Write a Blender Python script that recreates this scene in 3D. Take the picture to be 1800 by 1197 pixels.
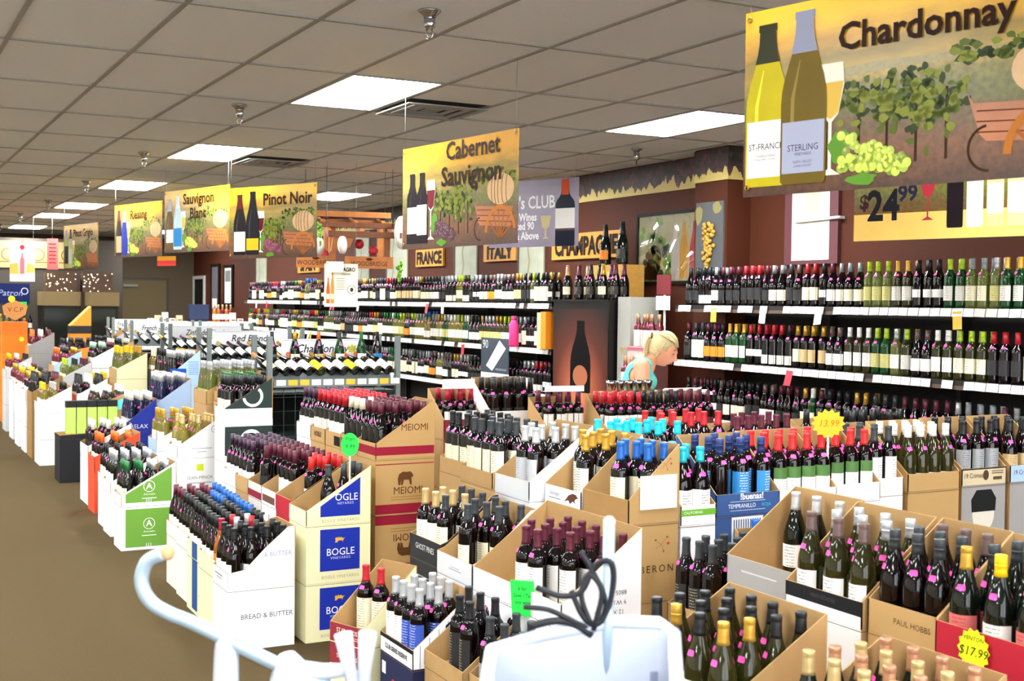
import bpy, bmesh, math, random
import numpy as np
from mathutils import Matrix, Vector, Euler
random.seed(7)
SC = bpy.context.scene
for _o in list(bpy.data.objects):
    bpy.data.objects.remove(_o, do_unlink=True)
COL = SC.collection
R = math.radians
CEIL = 3.04

# ------------------------------------------------------------------ camera
CAM_H = 1.74
YAW, PITCH, ROLL, FPX = .4885, .0299, .0121, 2173.0
_f = Vector((math.sin(YAW)*math.cos(PITCH), math.cos(YAW)*math.cos(PITCH), -math.sin(PITCH)))
_r = Vector((math.cos(YAW), -math.sin(YAW), 0))
_u = _r.cross(_f)
_r2 = _r*math.cos(ROLL)+_u*math.sin(ROLL)
_u2 = _u*math.cos(ROLL)-_r*math.sin(ROLL)
cam = bpy.data.cameras.new('camera')
cam.sensor_width = 36.0
cam.lens = 36.0*FPX/1800.0
cam.clip_start = .05
cam.clip_end = 200
cam.dof.use_dof = True
cam.dof.focus_distance = 7.0
cam.dof.aperture_fstop = (cam.lens/1000.0)/0.0065
camo = bpy.data.objects.new('camera', cam)
COL.objects.link(camo)
camo.matrix_world = Matrix(((_r2.x, _u2.x, -_f.x, 0), (_r2.y, _u2.y, -_f.y, 0), (_r2.z, _u2.z, -_f.z, CAM_H), (0, 0, 0, 1)))
SC.camera = camo

# ------------------------------------------------------------------ world, daylight, exposure
W = bpy.data.worlds.new('sky')
SC.world = W
W.use_nodes = True
_bg = W.node_tree.nodes['Background']
_bg.inputs[0].default_value = (.93, .96, 1.0, 1)
_bg.inputs[1].default_value = 4.5
PANEL_STRENGTH = 36.0
vs = SC.view_settings
vs.view_transform = 'Standard'
try:
    vs.look = 'None'
except Exception:
    pass
vs.exposure = 0.5
vs.gamma = 1.0
vs.use_curve_mapping = False
SC.cycles.max_bounces = 8
SC.cycles.diffuse_bounces = 4
SC.cycles.glossy_bounces = 3
SC.cycles.transmission_bounces = 5
SC.cycles.sample_clamp_indirect = 6.0
WINDOWS = [(-5.6, -2.9), (-2.7, 0.0), (.2, 2.9), (3.1, 5.8)]
FRONT_Y = -2.6
for k, (a, b) in enumerate(WINDOWS):           # sky light comes in through the shop windows behind the photographer
    L = bpy.data.lights.new('window_daylight', 'AREA')
    L.shape = 'RECTANGLE'
    L.size, L.size_y = b-a, 2.3
    L.cycles.is_portal = True
    o = bpy.data.objects.new('window_daylight', L)
    COL.objects.link(o)
    o.location = ((a+b)/2, FRONT_Y-.02, 1.55)
    o.rotation_euler = (R(90), 0, 0)

# ------------------------------------------------------------------ materials
MATS = {}
def _nt(m):
    nt = m.node_tree
    return nt, nt.nodes, nt.links
def mat(name, col, rough=.5, metal=0, spec=.5, emit=None, es=0, var=0, vscale=40, bump=0, bscale=200, coat=0, trans=0, ior=1.45, alpha=1):
    if name in MATS:
        return MATS[name]
    m = bpy.data.materials.new(name)
    m.use_nodes = True
    nt, N, Lk = _nt(m)
    b = N['Principled BSDF']
    c = tuple(col)+(1,)
    b.inputs['Base Color'].default_value = c
    b.inputs['Roughness'].default_value = rough
    b.inputs['Metallic'].default_value = metal
    b.inputs['Specular IOR Level'].default_value = spec
    b.inputs['IOR'].default_value = ior
    b.inputs['Coat Weight'].default_value = coat
    b.inputs['Coat Roughness'].default_value = .03
    b.inputs['Transmission Weight'].default_value = trans
    b.inputs['Alpha'].default_value = alpha
    if emit:
        b.inputs['Emission Color'].default_value = tuple(emit)+(1,)
        b.inputs['Emission Strength'].default_value = es
    if var or bump:
        tc = N.new('ShaderNodeTexCoord')
        no = N.new('ShaderNodeTexNoise')
        no.inputs['Scale'].default_value = vscale
        no.inputs['Detail'].default_value = 3
        Lk.new(tc.outputs['Object'], no.inputs['Vector'])
        if var:
            mx = N.new('ShaderNodeMix')
            mx.data_type = 'RGBA'
            mx.inputs[6].default_value = tuple(max(0, x*(1-var)) for x in col)+(1,)
            mx.inputs[7].default_value = tuple(min(1, x*(1+var)) for x in col)+(1,)
            Lk.new(no.outputs['Fac'], mx.inputs[0])
            Lk.new(mx.outputs[2], b.inputs['Base Color'])
        if bump:
            n2 = N.new('ShaderNodeTexNoise')
            n2.inputs['Scale'].default_value = bscale
            Lk.new(tc.outputs['Object'], n2.inputs['Vector'])
            bp = N.new('ShaderNodeBump')
            bp.inputs['Strength'].default_value = bump
            bp.inputs['Distance'].default_value = .01
            Lk.new(n2.outputs['Fac'], bp.inputs['Height'])
            Lk.new(bp.outputs['Normal'], b.inputs['Normal'])
    MATS[name] = m
    return m
def hexc(h):
    h = h.lstrip('#')
    v = [int(h[i:i+2], 16)/255 for i in (0, 2, 4)]
    return tuple((x/12.92 if x <= .04045 else ((x+.055)/1.055)**2.4) for x in v)
def card(h, rough=.6):          # printed carton board
    return mat('board_'+h, hexc(h), rough, var=.05, vscale=9, spec=.3)
def paint(h, rough=.5):
    return mat('ink_'+h, hexc(h), rough, spec=.1)
KRAFT = mat('kraft_board', hexc('ab885a'), .75, var=.12, vscale=14, spec=.2)
KRAFT2 = mat('kraft_board_dark', hexc('9c7849'), .75, var=.12, vscale=10, spec=.2)
WHITE = card('f6f4f2')
PINK = mat('pink_price_sticker', hexc('ff4fa8'), .6)
BLACKINK = paint('151515')
def label_mat(name, col, ink, dens=.5, top=None, band=None):
    """paper label with rows of fine print"""
    if name in MATS:
        return MATS[name]
    m = bpy.data.materials.new(name)
    m.use_nodes = True
    nt, N, Lk = _nt(m)
    b = N['Principled BSDF']
    b.inputs['Roughness'].default_value = .55
    tc = N.new('ShaderNodeTexCoord')
    sp = N.new('ShaderNodeSeparateXYZ')
    Lk.new(tc.outputs['Object'], sp.inputs[0])
    mp = N.new('ShaderNodeMapping')
    mp.inputs['Scale'].default_value = (420, 420, 110)
    Lk.new(tc.outputs['Object'], mp.inputs[0])
    no = N.new('ShaderNodeTexNoise')
    no.inputs['Scale'].default_value = 1
    no.inputs['Detail'].default_value = 0
    Lk.new(mp.outputs[0], no.inputs[0])
    rows = N.new('ShaderNodeMath')
    rows.operation = 'MULTIPLY'
    rows.inputs[1].default_value = 2*math.pi/.0105
    Lk.new(sp.outputs['Z'], rows.inputs[0])
    sn = N.new('ShaderNodeMath')
    sn.operation = 'SINE'
    Lk.new(rows.outputs[0], sn.inputs[0])
    mul = N.new('ShaderNodeMath')
    mul.operation = 'MULTIPLY'
    Lk.new(sn.outputs[0], mul.inputs[0])
    Lk.new(no.outputs['Fac'], mul.inputs[1])
    ax = N.new('ShaderNodeMath')
    ax.operation = 'ABSOLUTE'
    Lk.new(sp.outputs['X'], ax.inputs[0])
    inside = N.new('ShaderNodeMath')
    inside.operation = 'LESS_THAN'
    inside.inputs[1].default_value = .019
    Lk.new(ax.outputs[0], inside.inputs[0])
    gt = N.new('ShaderNodeMath')
    gt.operation = 'GREATER_THAN'
    gt.inputs[1].default_value = dens
    Lk.new(mul.outputs[0], gt.inputs[0])
    an = N.new('ShaderNodeMath')
    an.operation = 'MULTIPLY'
    Lk.new(gt.outputs[0], an.inputs[0])
    Lk.new(inside.outputs[0], an.inputs[1])
    mx = N.new('ShaderNodeMix')
    mx.data_type = 'RGBA'
    mx.inputs[6].default_value = tuple(hexc(col))+(1,)
    mx.inputs[7].default_value = tuple(hexc(ink))+(1,)
    Lk.new(an.outputs[0], mx.inputs[0])
    out = mx.outputs[2]
    if band:                                   # (z0, z1, colour) printed band
        g1 = N.new('ShaderNodeMath'); g1.operation = 'GREATER_THAN'; g1.inputs[1].default_value = band[0]
        g2 = N.new('ShaderNodeMath'); g2.operation = 'LESS_THAN'; g2.inputs[1].default_value = band[1]
        Lk.new(sp.outputs['Z'], g1.inputs[0]); Lk.new(sp.outputs['Z'], g2.inputs[0])
        g3 = N.new('ShaderNodeMath'); g3.operation = 'MULTIPLY'
        Lk.new(g1.outputs[0], g3.inputs[0]); Lk.new(g2.outputs[0], g3.inputs[1])
        m2 = N.new('ShaderNodeMix'); m2.data_type = 'RGBA'
        Lk.new(out, m2.inputs[6])
        m2.inputs[7].default_value = tuple(hexc(band[2]))+(1,)
        Lk.new(g3.outputs[0], m2.inputs[0])
        out = m2.outputs[2]
    Lk.new(out, b.inputs['Base Color'])
    MATS[name] = m
    return m

# ------------------------------------------------------------------ mesh helpers
def link(o, parent=None):
    COL.objects.link(o)
    if parent is not None:
        o.parent = parent
    return o
def tag(o, label=None, cat=None, group=None, kind=None):
    if label: o['label'] = label
    if cat: o['category'] = cat
    if group: o['group'] = group
    if kind: o['kind'] = kind
    return o
def empty(name, loc=(0, 0, 0), rz=0, parent=None):
    o = bpy.data.objects.new(name, None)
    o.empty_display_size = .1
    o.location = loc
    o.rotation_euler = (0, 0, rz)
    return link(o, parent)
def me_from(name, V, Fc, mats, mi=None, smooth=False):
    me = bpy.data.meshes.new(name)
    me.from_pydata([tuple(v) for v in V], [], Fc)
    for m in (mats if isinstance(mats, (list, tuple)) else [mats]):
        me.materials.append(m)
    if mi is not None:
        me.polygons.foreach_set('material_index', mi)
    if smooth:
        me.polygons.foreach_set('use_smooth', [True]*len(me.polygons))
    me.update()
    return me
def ob(name, me, parent=None, loc=(0, 0, 0), rz=0):
    o = bpy.data.objects.new(name, me)
    o.location = loc
    o.rotation_euler = (0, 0, rz)
    return link(o, parent)
class MB:
    """collects simple solids into one mesh"""
    def __init__(s):
        s.V, s.F, s.M, s.S = [], [], [], []
    def add(s, V, Fc, mi=0, sm=False):
        n = len(s.V)
        s.V += [tuple(v) for v in V]
        s.F += [tuple(i+n for i in f) for f in Fc]
        s.M += [mi]*len(Fc)
        s.S += [sm]*len(Fc)
        return s
    def box(s, x0, x1, y0, y1, z0, z1, mi=0):
        V = [(x0,y0,z0),(x1,y0,z0),(x1,y1,z0),(x0,y1,z0),(x0,y0,z1),(x1,y0,z1),(x1,y1,z1),(x0,y1,z1)]
        return s.add(V, [(0,3,2,1),(4,5,6,7),(0,1,5,4),(1,2,6,5),(2,3,7,6),(3,0,4,7)], mi)
    def prism(s, P, axis, a, b, mi=0):
        """polygon P (2-D, counter-clockwise) extruded along axis from a to b"""
        n = len(P)
        def p3(p, t):
            return {'x': (t, p[0], p[1]), 'y': (p[0], t, p[1]), 'z': (p[0], p[1], t)}[axis]
        V = [p3(p, a) for p in P]+[p3(p, b) for p in P]
        Fc = [tuple(range(n))[::-1], tuple(range(n, 2*n))]+[(i, (i+1) % n, n+(i+1) % n, n+i) for i in range(n)]
        if axis == 'y':
            Fc = [f[::-1] for f in Fc]
        return s.add(V, Fc, mi)
    def tube(s, pts, r, seg=8, mi=0, closed=False, caps=True):
        P = [Vector(p) for p in pts]
        n = len(P)
        rr = r if isinstance(r, (list, tuple)) else [r]*n
        V, Fc = [], []
        ref = None
        for i, p in enumerate(P):
            t = (P[(i+1) % n]-P[i-1]) if closed else (P[min(i+1, n-1)]-P[max(i-1, 0)])
            t.normalize()
            if ref is None:
                ref = Vector((0, 0, 1)) if abs(t.z) < .9 else Vector((1, 0, 0))
            a = t.cross(ref); a.normalize()
            b2 = a.cross(t); b2.normalize()
            ref = b2
            for k in range(seg):
                th = 2*math.pi*k/seg
                V.append(p+a*math.cos(th)*rr[i]+b2*math.sin(th)*rr[i])
        m = n if closed else n-1
        for i in range(m):
            for k in range(seg):
                j = (i+1) % n
                Fc.append((i*seg+k, i*seg+(k+1) % seg, j*seg+(k+1) % seg, j*seg+k))
        if caps and not closed:
            Fc += [tuple(range(seg))[::-1], tuple(range((n-1)*seg, n*seg))]
        return s.add(V, Fc, mi, True)
    def lathe(s, prof, seg=16, mi=0, c=(0, 0, 0), sm=True, cap=True):
        V, Fc = [], []
        for (r, z) in prof:
            for k in range(seg):
                th = 2*math.pi*k/seg
                V.append((c[0]+r*math.cos(th), c[1]+r*math.sin(th), c[2]+z))
        for i in range(len(prof)-1):
            for k in range(seg):
                Fc.append((i*seg+k, i*seg+(k+1) % seg, (i+1)*seg+(k+1) % seg, (i+1)*seg+k))
        if cap:
            Fc += [tuple(range(seg))[::-1], tuple(range((len(prof)-1)*seg, len(prof)*seg))]
        return s.add(V, Fc, mi, sm)
    def ball(s, c, rx, ry=None, rz=None, seg=10, rings=7, mi=0):
        ry = ry or rx; rz = rz or rx
        V = [(c[0], c[1], c[2]-rz)]
        Fc = []
        for i in range(1, rings):
            ph = -math.pi/2+math.pi*i/rings
            for k in range(seg):
                th = 2*math.pi*k/seg
                V.append((c[0]+rx*math.cos(ph)*math.cos(th), c[1]+ry*math.cos(ph)*math.sin(th), c[2]+rz*math.sin(ph)))
        V.append((c[0], c[1], c[2]+rz))
        top = len(V)-1
        for k in range(seg):
            Fc.append((0, 1+(k+1) % seg, 1+k))
            Fc.append((top, 1+(rings-2)*seg+k, 1+(rings-2)*seg+(k+1) % seg))
        for i in range(rings-2):
            for k in range(seg):
                Fc.append((1+i*seg+k, 1+i*seg+(k+1) % seg, 1+(i+1)*seg+(k+1) % seg, 1+(i+1)*seg+k))
        return s.add(V, Fc, mi, True)
    def me(s, name, mats):
        me = me_from(name, s.V, s.F, mats, s.M)
        me.polygons.foreach_set('use_smooth', s.S)
        return me
    def build(s, name, mats, parent=None, loc=(0, 0, 0), rz=0):
        return ob(name, s.me(name, mats), parent, loc, rz)
def flat(o, parent, org, u, v):
    """put a mesh drawn in its own XY plane onto a face spanned by u, v"""
    u, v = Vector(u), Vector(v)
    n = u.cross(v)
    o.parent = parent
    o.matrix_local = Matrix(((u.x, v.x, n.x, org[0]), (u.y, v.y, n.y, org[1]), (u.z, v.z, n.z, org[2]), (0, 0, 0, 1)))
    return o
UX, UY, UZ = (1, 0, 0), (0, 1, 0), (0, 0, 1)
_tc = {}
def text_me(s, size, m, shear=0, bold=0, align='CENTER', sx=1, space=1):
    key = (s, size, m.name, shear, bold, align, sx, space)
    if key in _tc:
        return _tc[key]
    cu = bpy.data.curves.new('lettering', 'FONT')
    cu.body = s
    cu.size = size
    cu.align_x = align
    cu.align_y = 'CENTER'
    cu.shear = shear
    cu.offset = bold
    cu.resolution_u = 2
    cu.space_character = space
    cu.fill_mode = 'FRONT'
    t = bpy.data.objects.new('lettering_tmp', cu)
    COL.objects.link(t)
    me = bpy.data.meshes.new_from_object(t.evaluated_get(bpy.context.evaluated_depsgraph_get()))
    bpy.data.objects.remove(t)
    me.materials.clear()
    me.materials.append(m)
    if sx != 1:
        for v in me.vertices:
            v.co.x *= sx
    _tc[key] = me
    return me
def text(parent, s, size, m, org, u, v, **k):
    name = k.pop('name', 'lettering')
    if k.get('sx', 1) < 0:                       # printed upside down
        k['sx'] = -k['sx']
        u, v = tuple(-q for q in u), tuple(-q for q in v)
    o = link(bpy.data.objects.new(name, text_me(s, size, m, **k)))
    return flat(o, parent, org, u, v)
def poly(parent, P, m, org, u, v, name='print', th=0):
    """flat printed shape"""
    me = me_from(name, [(p[0], p[1], 0) for p in P], [tuple(range(len(P)))], m)
    o = link(bpy.data.objects.new(name, me))
    return flat(o, parent, org, u, v)
def rectp(x0, x1, y0, y1):
    return [(x0, y0), (x1, y0), (x1, y1), (x0, y1)]
def smooth(P, n=6):
    """Catmull-Rom through the points"""
    P = [Vector(p) for p in P]
    Q = [P[0]*2-P[1]]+P+[P[-1]*2-P[-2]]
    out = []
    for i in range(1, len(Q)-2):
        a, b, c, d = Q[i-1:i+3]
        for k in range(n):
            t = k/n
            out.append(.5*((2*b)+(c-a)*t+(2*a-5*b+4*c-d)*t*t+(3*b-a-3*c+d)*t**3))
    return out+[P[-1]]
def disc(cx, cy, rx, ry=None, n=20, a0=0):
    ry = ry or rx
    return [(cx+rx*math.cos(a0+2*math.pi*i/n), cy+ry*math.sin(a0+2*math.pi*i/n)) for i in range(n)]
def multi(parent, polys, m, org, u, v, name='print'):
    V, Fc = [], []
    for P in polys:
        Fc.append(tuple(range(len(V), len(V)+len(P))))
        V += [(p[0], p[1], 0) for p in P]
    o = link(bpy.data.objects.new(name, me_from(name, V, Fc, m)))
    return flat(o, parent, org, u, v)
def ring(cx, cy, r1, r2, n=24, a0=0, a1=2*math.pi):
    out = []
    for i in range(n):
        t0, t1 = a0+(a1-a0)*i/n, a0+(a1-a0)*(i+1)/n
        out.append([(cx+r1*math.cos(t0), cy+r1*math.sin(t0)), (cx+r2*math.cos(t0), cy+r2*math.sin(t0)), (cx+r2*math.cos(t1), cy+r2*math.sin(t1)), (cx+r1*math.cos(t1), cy+r1*math.sin(t1))])
    return out
def stroke(pts, w):
    out = []
    for (a, b) in zip(pts[:-1], pts[1:]):
        dx, dy = b[0]-a[0], b[1]-a[1]
        L = math.hypot(dx, dy) or 1
        nx, ny = -dy/L*w/2, dx/L*w/2
        out.append([(a[0]-nx, a[1]-ny), (b[0]-nx, b[1]-ny), (b[0]+nx, b[1]+ny), (a[0]+nx, a[1]+ny)])
    return out

# ------------------------------------------------------------------ room shell
RIGHT_X, LEFT_X, BACK_Y = 6.5, -5.8, 27.0
carpet = mat('brown_carpet', hexc('58492f'), .95, var=.35, vscale=160, bump=.6, bscale=900, spec=.1)
brownwall = mat('brown_painted_wall', hexc('4c2312'), .7, var=.05, vscale=3, spec=.25)
darkwall = mat('olive_brown_wall', hexc('5b4c38'), .7, var=.05, vscale=3)
palewall = mat('pale_wall', hexc('cfc8ba'), .7, var=.03, vscale=3)
def struct(name, o):
    o.name = name
    return tag(o, kind='structure')
fl = struct('floor', MB().box(LEFT_X-.1, RIGHT_X+.1, FRONT_Y-.1, BACK_Y+.1, -.1, 0).build('floor', carpet))
struct('wall_right', MB().box(RIGHT_X, RIGHT_X+.15, FRONT_Y, BACK_Y, 0, CEIL+.1).build('wall_right', brownwall))
struct('wall_left', MB().box(LEFT_X-.15, LEFT_X, FRONT_Y, BACK_Y, 0, CEIL+.1).build('wall_left', palewall))
struct('wall_back', MB().box(LEFT_X, RIGHT_X, BACK_Y, BACK_Y+.15, 0, CEIL+.1).build('wall_back', darkwall))
wf = MB()
wf.box(LEFT_X, RIGHT_X, FRONT_Y-.2, FRONT_Y-.1, 0, .4)
wf.box(LEFT_X, RIGHT_X, FRONT_Y-.2, FRONT_Y-.1, 2.7, CEIL+.1)
xs = [LEFT_X]+[t for ab in WINDOWS for t in ab]+[RIGHT_X]
for i in range(0, len(xs), 2):
    wf.box(xs[i], xs[i+1], FRONT_Y-.2, FRONT_Y-.1, .4, 2.7)
struct('wall_front', wf.build('wall_front', palewall))
alu = mat('window_aluminium', hexc('8b8d90'), .4, 1)
pane_m = mat('window_pane', (1, 1, 1), 0, trans=1, ior=1.0, spec=0)
for i, (a, b) in enumerate(WINDOWS):
    w = empty('window_%d' % (i+1), ((a+b)/2, FRONT_Y-.15, .4))
    tag(w, kind='structure')
    hw = (b-a)/2
    f = MB()
    f.box(-hw, hw, -.03, .03, 0, .05); f.box(-hw, hw, -.03, .03, 2.25, 2.3)
    f.box(-hw, -hw+.05, -.03, .03, .05, 2.25); f.box(hw-.05, hw, -.03, .03, .05, 2.25)
    f.build('window_frame', alu, w)
# pillar on the right wall
pl = struct('wall_pillar', MB().box(6.26, RIGHT_X, 8.08, 8.52, 0, CEIL+.1).build('wall_pillar', brownwall))
pl['label'] = 'brown wall pillar beside the near bottle shelves'

# grape border along the top of the wall
def border_mat():
    m = bpy.data.materials.new('grape_border')
    m.use_nodes = True
    nt, N, Lk = _nt(m)
    b = N['Principled BSDF']
    b.inputs['Roughness'].default_value = .6
    tc = N.new('ShaderNodeTexCoord'); sp = N.new('ShaderNodeSeparateXYZ')
    Lk.new(tc.outputs['Object'], sp.inputs[0])
    v = N.new('ShaderNodeTexVoronoi'); v.inputs['Scale'].default_value = 26
    Lk.new(tc.outputs['Object'], v.inputs['Vector'])
    no = N.new('ShaderNodeTexNoise'); no.inputs['Scale'].default_value = 9; no.inputs['Detail'].default_value = 4
    Lk.new(tc.outputs['Object'], no.inputs['Vector'])
    rp = N.new('ShaderNodeValToRGB')
    e = rp.color_ramp.elements
    e[0].position, e[0].color = .3, hexc('1d1a16')+(1,)
    e[1].position, e[1].color = .75, hexc('5a4230')+(1,)
    for p, c in ((.42, '2b3020'), (.52, '3c2a33'), (.62, '4d2f36')):
        x = e.new(p); x.color = hexc(c)+(1,)
    mixn = N.new('ShaderNodeMath'); mixn.operation = 'MULTIPLY_ADD'
    mixn.inputs[1].default_value = .35; 
    Lk.new(v.outputs['Color'], mixn.inputs[0]); 
    hf = N.new('ShaderNodeMath'); hf.operation = 'MULTIPLY'; hf.inputs[1].default_value = .7
    Lk.new(no.outputs['Fac'], hf.inputs[0]); Lk.new(hf.outputs[0], mixn.inputs[2])
    Lk.new(mixn.outputs[0], rp.inputs[0])
    # ragged lower edge over a yellow ground
    n2 = N.new('ShaderNodeTexNoise'); n2.inputs['Scale'].default_value = 16; n2.inputs['Detail'].default_value = 3
    mp = N.new('ShaderNodeMapping'); mp.inputs['Scale'].default_value = (1, 1, .25)
    Lk.new(tc.outputs['Object'], mp.inputs[0]); Lk.new(mp.outputs[0], n2.inputs['Vector'])
    mm = N.new('ShaderNodeMath'); mm.operation = 'MULTIPLY_ADD'; mm.inputs[1].default_value = .26; mm.inputs[2].default_value = -.06
    Lk.new(n2.outputs['Fac'], mm.inputs[0])
    gt = N.new('ShaderNodeMath'); gt.operation = 'GREATER_THAN'
    Lk.new(sp.outputs['Z'], gt.inputs[0]); Lk.new(mm.outputs[0], gt.inputs[1])
    mx = N.new('ShaderNodeMix'); mx.data_type = 'RGBA'
    mx.inputs[6].default_value = hexc('c8b266')+(1,)
    Lk.new(gt.outputs[0], mx.inputs[0]); Lk.new(rp.outputs[0], mx.inputs[7]); Lk.new(mx.outputs[2], b.inputs['Base Color'])
    return m
BORD = border_mat()
bd = MB().box(-.012, 0, 0, 18.3, 0, .265).build('trim_1', BORD, loc=(RIGHT_X, 8.55, 2.77)); tag(bd, kind='structure')
bd = MB().box(-.012, 0, -.45, 0, 0, .265).box(-.012, RIGHT_X-6.26, -.462, -.45, 0, .265).build('trim_2', BORD, loc=(6.26, 8.525, 2.77)); tag(bd, kind='structure')
bd = MB().box(-.012, 0, 0, 10.6, 0, .265).build('trim_3', BORD, loc=(RIGHT_X, -2.55, 2.77)); tag(bd, kind='structure')

# ceiling of lay-in tiles
tile_m = mat('ceiling_tile', hexc('edf2f8'), .9, var=.05, vscale=120, bump=.25, bscale=260, spec=.15)
tbar_m = mat('ceiling_grid', hexc('9a9894'), .6)
X0, Y0, TX, TY = 1.288, 6.721, .61, 1.22
ceil = struct('ceiling', MB().box(LEFT_X-.1, RIGHT_X+.1, FRONT_Y-.2, BACK_Y+.1, CEIL+.05, CEIL+.12).build('ceiling', tile_m))
LIGHTS = [(i, j) for i in (-10, -6, -2, 2, 6) for j in (-6, -3, 0, 3, 6, 9)]+[(i, 11) for i in (-6, -2, 2, 6)]+[(i, 14) for i in (-2, 2, 6)]
LIGHTS = [(i, j) for (i, j) in LIGHTS if X0+TX*i > LEFT_X]
VENTS = [(3, .5), (3, 3.5)]
IJL = set(LIGHTS)
tme = MB()
g = .011
tme.prism([(g, g), (TX-g, g), (TX-g, TY-g), (g, TY-g)], 'z', CEIL+.004, CEIL+.02)
tile_me = tme.me('ceiling_tile', tile_m)
_n = 0
for i in range(-11, 9):
    for j in range(-8, 17):
        x, y = X0+TX*i, Y0+TY*j
        if x > RIGHT_X-.05 or x < LEFT_X-.4 or (i, j) in IJL or y > BACK_Y-.1 or y < FRONT_Y-.9:
            continue
        if (i, j) in ((3, 0), (3, 3)):
            continue
        if (x < 0 or y < 3.3 or x+.61 > RIGHT_X+.3) and not (x >= -1.3 and y >= 0):
            continue
        ob('ceiling_tile', tile_me, ceil, (x, y, random.uniform(0, .002)))
for i in range(-3, 9):
    x = X0+TX*i
    if x < RIGHT_X:
        MB().box(x-.012, x+.012, -1, BACK_Y, CEIL-.002, CEIL+.014).build('grid_bar', tbar_m, ceil)
for j in range(-6, 17):
    y = Y0+TY*j
    if y < BACK_Y:
        MB().box(-1.3, RIGHT_X, y-.012, y+.012, CEIL-.0025, CEIL+.0135).build('grid_bar', tbar_m, ceil)
# light panels
lens_m = mat('light_diffuser', (1, 1, 1), .5, emit=(.95, .985, 1), es=PANEL_STRENGTH)
wframe = mat('white_metal', hexc('d9d9d6'), .4)
lf = MB()
w_, l_ = TX, TY
for a in ((.012, .03, .012, l_-.012), (w_-.03, w_-.012, .012, l_-.012), (.03, w_-.03, .012, .03), (.03, w_-.03, l_-.03, l_-.012)):
    lf.box(*a, 0, .05)
lf.box(.012, w_-.012, .012, l_-.012, .05, .056)
lf_me = lf.me('frame', wframe)
ld_me = MB().box(.03, w_-.03, .03, l_-.03, .008, .014).me('diffuser', lens_m)
def ordinal(n):
    return ['first', 'second', 'third', 'fourth', 'fifth', 'sixth', 'seventh', 'eighth', 'ninth', 'tenth', 'eleventh', 'twelfth', 'thirteenth', 'fourteenth', 'fifteenth', 'sixteenth', 'seventeenth', 'eighteenth', 'nineteenth', 'twentieth'][n]
rows = {-10: 'row by the far side wall', -6: 'row two over from the aisle', -2: 'row above the open carpet', 2: 'long row above the aisle cartons', 6: 'row nearest the brown wall'}
for (i, j) in LIGHTS:
    o = empty('ceiling_light', (X0+TX*i, Y0+TY*j, CEIL-.001))
    jj = sorted(b for a, b in LIGHTS if a == i).index(j)
    tag(o, 'glowing rectangular ceiling light, %s from the windows in the %s' % (ordinal(jj), rows[i]), 'ceiling light', 'fluorescent panels in the ceiling')
    ob('frame', lf_me, o)
    ob('diffuser', ld_me, o)
# vents
vent_m = mat('vent_grey', hexc('8d8b86'), .5)
vent_d = mat('vent_dark', hexc('1c1b1a'), .8)
for k, (i, j) in enumerate(VENTS):
    x, y = X0+TX*i, Y0+TY*j
    o = empty('air_vent', (x, y, CEIL))
    tag(o, ('stepped square air vent beside the big bright ceiling light', 'stepped square air vent beside the second ceiling light')[k], 'vent', 'air vents in the ceiling')
    m = MB().box(.02, .59, .02, .59, .012, .02).build('backing', vent_d, o)
    for q in range(4):
        a = .02+q*.075
        z = -.012-.004*(3-q)
        f = MB()
        b = .61-a
        t = .04
        f.box(a, b, a, a+t, z, z+.008); f.box(a, b, b-t, b, z, z+.008); f.box(a, a+t, a+t, b-t, z, z+.008); f.box(b-t, b, a+t, b-t, z, z+.008)
        f.build('vane', vent_m, o)
    ob('ceiling_tile', MB().prism([(g, g), (TX-g, g), (TX-g, .61-g), (g, .61-g)], 'z', CEIL+.004, CEIL+.02).me('ceiling_tile', tile_m), ceil, (x, y-.61, 0))
# sprinklers
chrome = mat('chrome', hexc('b9b9bb'), .18, 1)
for k in range(-1, 7):
    y = 5.08+3.09*k
    o = empty('fire_sprinkler', (2.265, y, CEIL))
    tag(o, 'chrome fire sprinkler, %s from the windows in its ceiling row' % ordinal(k+1), 'sprinkler', 'fire sprinklers in the ceiling')
    MB().lathe([(.052, 0), (.052, -.006), (.036, -.02), (.03, -.03)], 16).build('escutcheon', chrome, o)
    MB().lathe([(.026, -.026), (.026, -.07), (.02, -.078), (.013, -.085)], 14).build('body', chrome, o)
    MB().tube([(.012, 0, -.083), (.017, 0, -.1), (.01, 0, -.118), (0, 0, -.121), (-.01, 0, -.118), (-.017, 0, -.1), (-.012, 0, -.083)], .004, 6).build('frame_arm', chrome, o)
    MB().lathe([(.015, -.121), (.015, -.124), (.004, -.126)], 12).build('deflector', chrome, o)
for k, (x, y) in enumerate([(5.75, 8.65), (5.2, 9.9)]):
    o = empty('fire_sprinkler', (x, y, CEIL))
    tag(o, ('chrome fire sprinkler before the grape border near the pillar', 'small sprinkler behind the hanging club poster')[k], 'sprinkler', 'fire sprinklers in the ceiling')
    MB().lathe([(.05, 0), (.05, -.006), (.03, -.02)], 14).build('escutcheon', chrome, o)
    MB().lathe([(.026, -.02), (.026, -.09), (.012, -.1)], 12).build('body', chrome, o)
    MB().lathe([(.006, -.1), (.006, -.13), (.016, -.131), (.016, -.135)], 10).build('deflector', chrome, o)
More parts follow.
